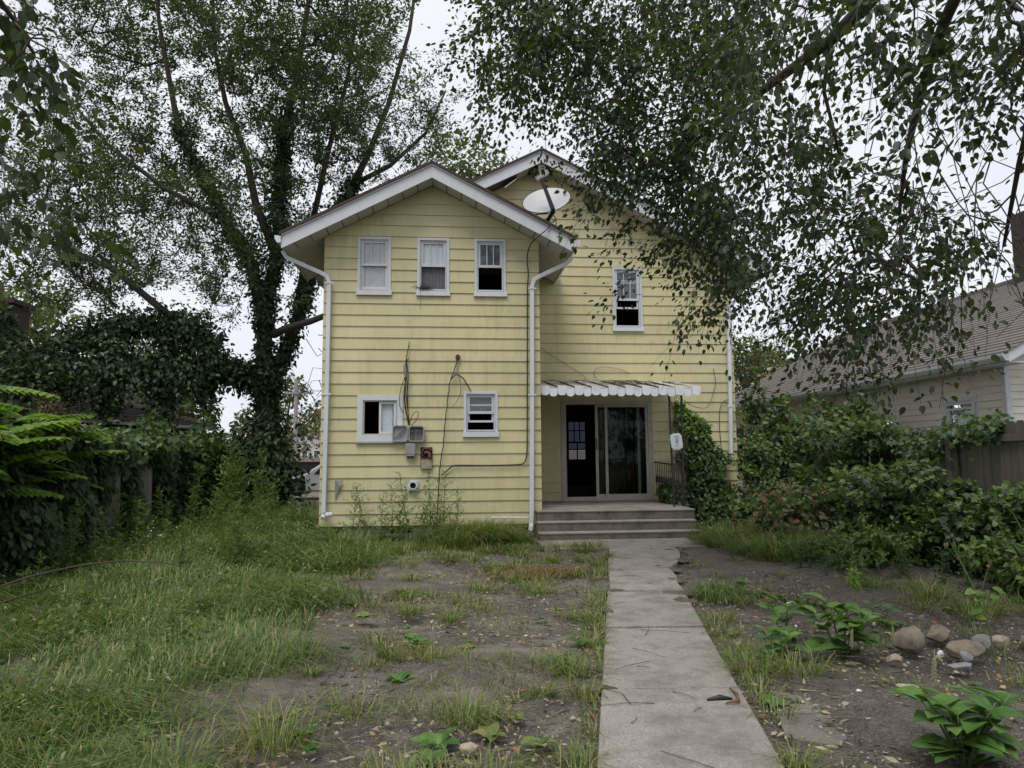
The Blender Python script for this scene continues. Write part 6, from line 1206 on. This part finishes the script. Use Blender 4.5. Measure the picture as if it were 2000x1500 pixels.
# sparse short grass everywhere in the yard
n = 42000; y = 2.8+9.4*rs.rand(n)**1.4; x = -1.6+6.6*rs.rand(n); ok = ~onwalk(x, y) & (rs.rand(n) < (.12+.6*(x < 1.4))*np.clip(np.sin(x*3.1+y)*np.sin(y*2.3-x*1.2), 0, 1)) & (y < 11.6); x, y = x[ok], y[ok]
blades('short_grass', np.stack([x, y, gzn(x, y)-.012], 1), .03+.05*rs.rand(len(x)), np.full(len(x), .0024), 1.5, M['tuft'], droop=.7)
n = 26000; y = 2.8+8.8*rs.rand(n)**1.5; x = -2.2+7.4*rs.rand(n); ok = ~onwalk(x, y) & (rs.rand(n) < .35+.65*np.clip(np.sin(x*2.7+y*1.1)*np.sin(y*2.9-x), 0, 1)); x, y = x[ok], y[ok]; n = len(x)
put('thatch', leaf_mesh('thatch', np.stack([x, y, gzn(x, y)+.012*rs.rand(n)], 1), rdir(n)*np.array([1, 1, .12]), rdir(n, (0, 0, 2.5)), .03+.07*rs.rand(n)**2, 'narrow', M['thatch']), None, 'stuff')
# heap of dead grass, dry clump on the walkway edge
n = 1500; x = 1.15+rs.normal(size=n)*.3; y = 8.75+rs.normal(size=n)*.10; 
o, _, _ = blades('dead_grass_heap', np.stack([x, y, gzn(x, y)-.01], 1), .05+.07*rs.rand(n), np.full(n, .004), 2.2, M['straw'], None, None, .9); tag(o, 'low heap of dead brown grass in the dirt left of the walkway', 'dead grass', kind='stuff')
n = 900; x = 2.72+rs.normal(size=n)*.1; y = 7.15+rs.normal(size=n)*.13
o, _, _ = blades('grass_clump', np.stack([x, y, gzn(x, y)-.01], 1), .10+.14*rs.rand(n), np.full(n, .0035), 1.6, M['grass'], None, None, .7); tag(o, 'dry grass clump flopping over the right edge of the walkway', 'grass clump', kind='stuff')
# fallen fern like frond beyond the clump
mb = MB(); pts = [(2.75, 7.2, .2), (3.05, 6.95, .2), (3.35, 6.7, .16), (3.6, 6.5, .12)]; mb.tube(pts, .005, 4); t = thing('fallen_frond', 'fallen green frond lying in the dirt right of the walkway', 'frond', (3.2, 6.8, .13)); mb.build('stem', M['stem'], t)
P = along(pts, 240); leaves('foliage', P, rs.normal(size=(240, 3))*.25+np.array([.2, -.6, -.35]), rdir(240, (0, 0, 1.5)), np.full(240, .09), 'narrow', M['weed'], t)

# ------------------------------------------------------------------ rocks, litter, sticks
def rock(name, label, x, y, rx, ry, rz_, mat, seed, sink=.25, rot=0, sharp=False):
    import bmesh
    q = np.random.RandomState(seed); bm = bmesh.new(); bmesh.ops.create_icosphere(bm, subdivisions=4, radius=1); ds = q.normal(size=(16, 3)); ds /= np.linalg.norm(ds, axis=1, keepdims=True); th = q.uniform(.62, .9, 16); ph = q.rand(6)*6
    for v in bm.verts:
        c = np.array(v.co)
        for d, h in zip(ds, th):
            k = c @ d
            if k > h: c = c - d*(k-h)*(1 if sharp else .92)
        c = c*(1+.035*math.sin(c[0]*7+ph[0])*math.sin(c[1]*6+ph[1])+.025*math.sin(c[2]*13+ph[2])*math.sin(c[0]*17+ph[3])+.015*math.sin(c[1]*29+ph[4])*math.sin(c[2]*23+c[0]*19)+q.normal()*.006); v.co = Vector(c)
    me = bpy.data.meshes.new(name); bm.to_mesh(me); bm.free(); me.materials.append(M[mat]); me.polygons.foreach_set('use_smooth', [not sharp]*len(me.polygons))
    o = bpy.data.objects.new(name, me); col.objects.link(o); o.scale = (rx*.7, ry*.7, rz_*.76); o.rotation_euler = (q.normal()*.1, q.normal()*.1, rot); o.location = (x, y, gz(x, y)+rz_*(1-sink*2)); return tag(o, label, 'rock')
rock('rock', 'largest rounded brown fieldstone with a cracked face', 3.36, 5.10, .165, .15, .135, 'stone', 1, .15)
rock('rock', 'tan boulder behind and right of the cracked fieldstone', 3.73, 5.30, .16, .13, .11, 'stone', 2, .15, .2)
rock('rock', 'long low brown stone in the middle of the rock pile', 3.66, 4.93, .22, .13, .095, 'stone', 3, .2, .1)
rock('rock', 'small smooth grey cobble in front of the long brown stone', 3.58, 4.83, .075, .06, .06, 'stonegrey', 4, .15)
rock('rock', 'flat greyish slab stone lying in front of the grey cobble', 3.46, 4.72, .15, .09, .03, 'stonegrey', 5, .2, .1, True)
rock('rock', 'grey slanted stone behind the thin stalk', 3.98, 5.16, .13, .1, .075, 'stonegrey', 6, .2, -.3, True)
rock('rock', 'pale squared stone right of the thin stalk', 4.14, 5.2, .13, .08, .065, 'stonepale', 7, .2, -.1, True)
rock('rock', 'round brown stone at the right edge of the picture', 4.36, 5.18, .09, .08, .065, 'stone', 8, .2)
rock('rock', 'broken pale brick chunk left of the cracked fieldstone', 3.10, 4.90, .085, .045, .05, 'stonepale', 9, .2, -.15, True)
rock('rock', 'flat half buried tan stone in the dirt right of the walkway', 2.85, 4.36, .13, .07, .03, 'stonepale', 10, .25, 0, True)
rock('rock', 'oval pale stone half buried in the dirt at the bottom of the picture', .10, 3.72, .085, .055, .045, 'stonepale', 11, .25)
rock('rock', 'small white stone wedged between the boulders', 3.52, 5.0, .04, .03, .03, 'carwhite', 12, .1, 0, True)
rock('rock', 'small cream stone at the foot of the cracked fieldstone', 3.46, 4.93, .04, .035, .025, 'stonepale', 13, .1, 0, True)
rock('rock', 'loose white stone chip right of the rock pile', 4.02, 4.78, .05, .03, .018, 'carwhite', 14, .1, 0, True)
bs = thing('broken_concrete', 'broken flat concrete sunk in the dirt right of the near walkway', 'broken slab', (1.95, 4.1, .07))
for k, ring in enumerate(([(1.88, 4.42), (2.06, 4.56), (2.2, 4.55), (2.30, 4.36), (2.18, 4.1), (1.86, 4.05)], [(2.33, 4.5), (2.43, 4.42), (2.40, 4.12), (2.22, 4.06), (2.32, 4.34)], [(1.84, 4.02), (2.18, 4.07), (2.14, 3.78), (1.96, 3.62), (1.74, 3.72)], [(2.22, 4.03), (2.36, 4.08), (2.30, 3.74), (2.17, 3.74)])):
    MB().prism(ring, 0, 1, lambda p, qq, w: (p, qq, gz(p, qq) + (-.08 if w == 0 else .0+.003*k+.012*math.sin(p*5)))).build('fragment', M['riser'], bs, bevel=.006)
n = 900; y = 2.9+9*rs.rand(n)**1.5; x = -1.6+6*rs.rand(n); P = np.stack([x, y, gzn(x, y)+.012+.04*onwalk(x, y)*0], 1); ok = ~onwalk(x, y) & (y < 11.3)
put('fallen_leaves', leaf_mesh('fallen_leaves', P[ok], rdir(n, (0, 0, 0))[ok]*np.array([1, 1, .25]), rdir(n, (0, 0, 2.2))[ok], (.022+.03*rs.rand(n))[ok], 'oval', M['litter']), None, 'stuff')
n = 6000; y = 2.9+9*rs.rand(n)**1.6; x = -2+6.8*rs.rand(n); ok = ~onwalk(x, y) & (y < 11.3); mb = MB()
for xx, yy in zip(x[ok], y[ok]):
    s = abs(rs.normal())*.006+.003; z = gz(xx, yy)+.002; a = rs.rand()*3; c, s2 = math.cos(a)*s, math.sin(a)*s
    b0 = len(mb.v); mb.v += [(xx+c, yy+s2, z), (xx-s2, yy+c, z), (xx-c, yy-s2, z), (xx+s2, yy-c, z), (xx, yy, z+s*.8)]; mb.f += [(b0, b0+1, b0+4), (b0+1, b0+2, b0+4), (b0+2, b0+3, b0+4), (b0+3, b0, b0+4)]
mb.build('pebbles', M['stonepale'], None, kind='stuff')
n = 110; y = 3.1+8.5*rs.rand(n)**1.3; x = -1.4+6*rs.rand(n); ok = ~onwalk(x, y) & (y < 11.4)
put('paper_scraps', leaf_mesh('paper_scraps', np.stack([x, y, gzn(x, y)+.014], 1)[ok], rdir(n)[ok]*np.array([1, 1, .15]), rdir(n, (0, 0, 3))[ok], (.02+.03*rs.rand(n))[ok], 'diamond', M['bit']), None, 'stuff')
mb = MB(); q = np.random.RandomState(91)
for i in range(230):
    y = 3+8*q.rand()**1.4; x = q.uniform(-1.6, 5); L = q.uniform(.04, .2); a = q.uniform(0, 6.28); z = gz(x, y)+.012+(.03 if onwalk(np.array(x), np.array(y)) else 0)
    mb.tube([(x-L*math.cos(a), y-L*math.sin(a), z), (x+q.normal()*.02, y+q.normal()*.02, z+.008), (x+L*math.cos(a), y+L*math.sin(a), z)], [.003, .0025, .0015], 3)
mb.build('fallen_twigs', M['twig'], None, kind='stuff')
def stick(label, pts, r, m_='twig'): tag(MB().tube(pts, r, 6).build('stick', M[m_], smooth=True), label, 'stick')
stick('forked reddish stick lying on the walkway', [(1.58, 4.12, .115), (1.66, 4.13, .125), (1.70, 4.25, .12), (1.71, 4.38, .115)], [.004, .011, .01, .005], 'rust')
stick('dark bark scrap beside the forked reddish stick', [(1.50, 4.2, .112), (1.58, 4.21, .12), (1.65, 4.2, .112)], [.006, .016, .006], 'cable')
stick('long thin dark stick arching out of the grass at the left edge', [(-4.6, 6.6, .1), (-4.42, 6.78, .24), (-4.2, 7.0, .36), (-3.92, 7.25, .46), (-3.6, 7.47, .52), (-3.25, 7.62, .54), (-2.9, 7.7, .5), (-2.7, 7.72, .45)], [.012, .012, .011, .01, .009, .007, .005, .003])
stick('shorter dark stick below the long arching one at the left edge', [(-4.4, 6.3, .1), (-4.0, 6.6, .28), (-3.5, 7.0, .42)], [.012, .01, .005])
for k, (x, y, s) in enumerate(((1.95, 11.15, .06), (2.62, 8.95, .05), (2.95, 10.4, .05), (3.2, 6.6, .05))):
    o = MB(); q = np.random.RandomState(k+3); z = gz(x, y)+.05
    o.poly([(x-s, y-s*.4, z), (x, y-s*.7, z+.02), (x+s, y-s*.2, z), (x+s*.7, y+s*.5, z+.012), (x-s*.6, y+s*.6, z+.004)]); o.poly([(x-s*.5, y, z+.022), (x+s*.3, y-s*.3, z+.035), (x+s*.6, y+s*.4, z+.02)])
    tag(o.build('crumpled_paper', M['white']), ['crumpled white paper scrap on the slab at the foot of the steps', 'white paper scrap in the middle of the upper walkway slab', 'white paper scrap near the top of the walkway by the pad', 'white paper scrap in the dirt right of the dry grass clump'][k], 'paper')
n = 26; P = np.stack([-3.95+rs.normal(size=n)*.12, 10.2+rs.normal(size=n)*.2, .45+.2*rs.rand(n)], 1); put('small_white_flowers', leaf_mesh('small_white_flowers', P, rdir(n), rdir(n, (0, -1, 1)), np.full(n, .03), 'oval', M['bit']), None, 'stuff')
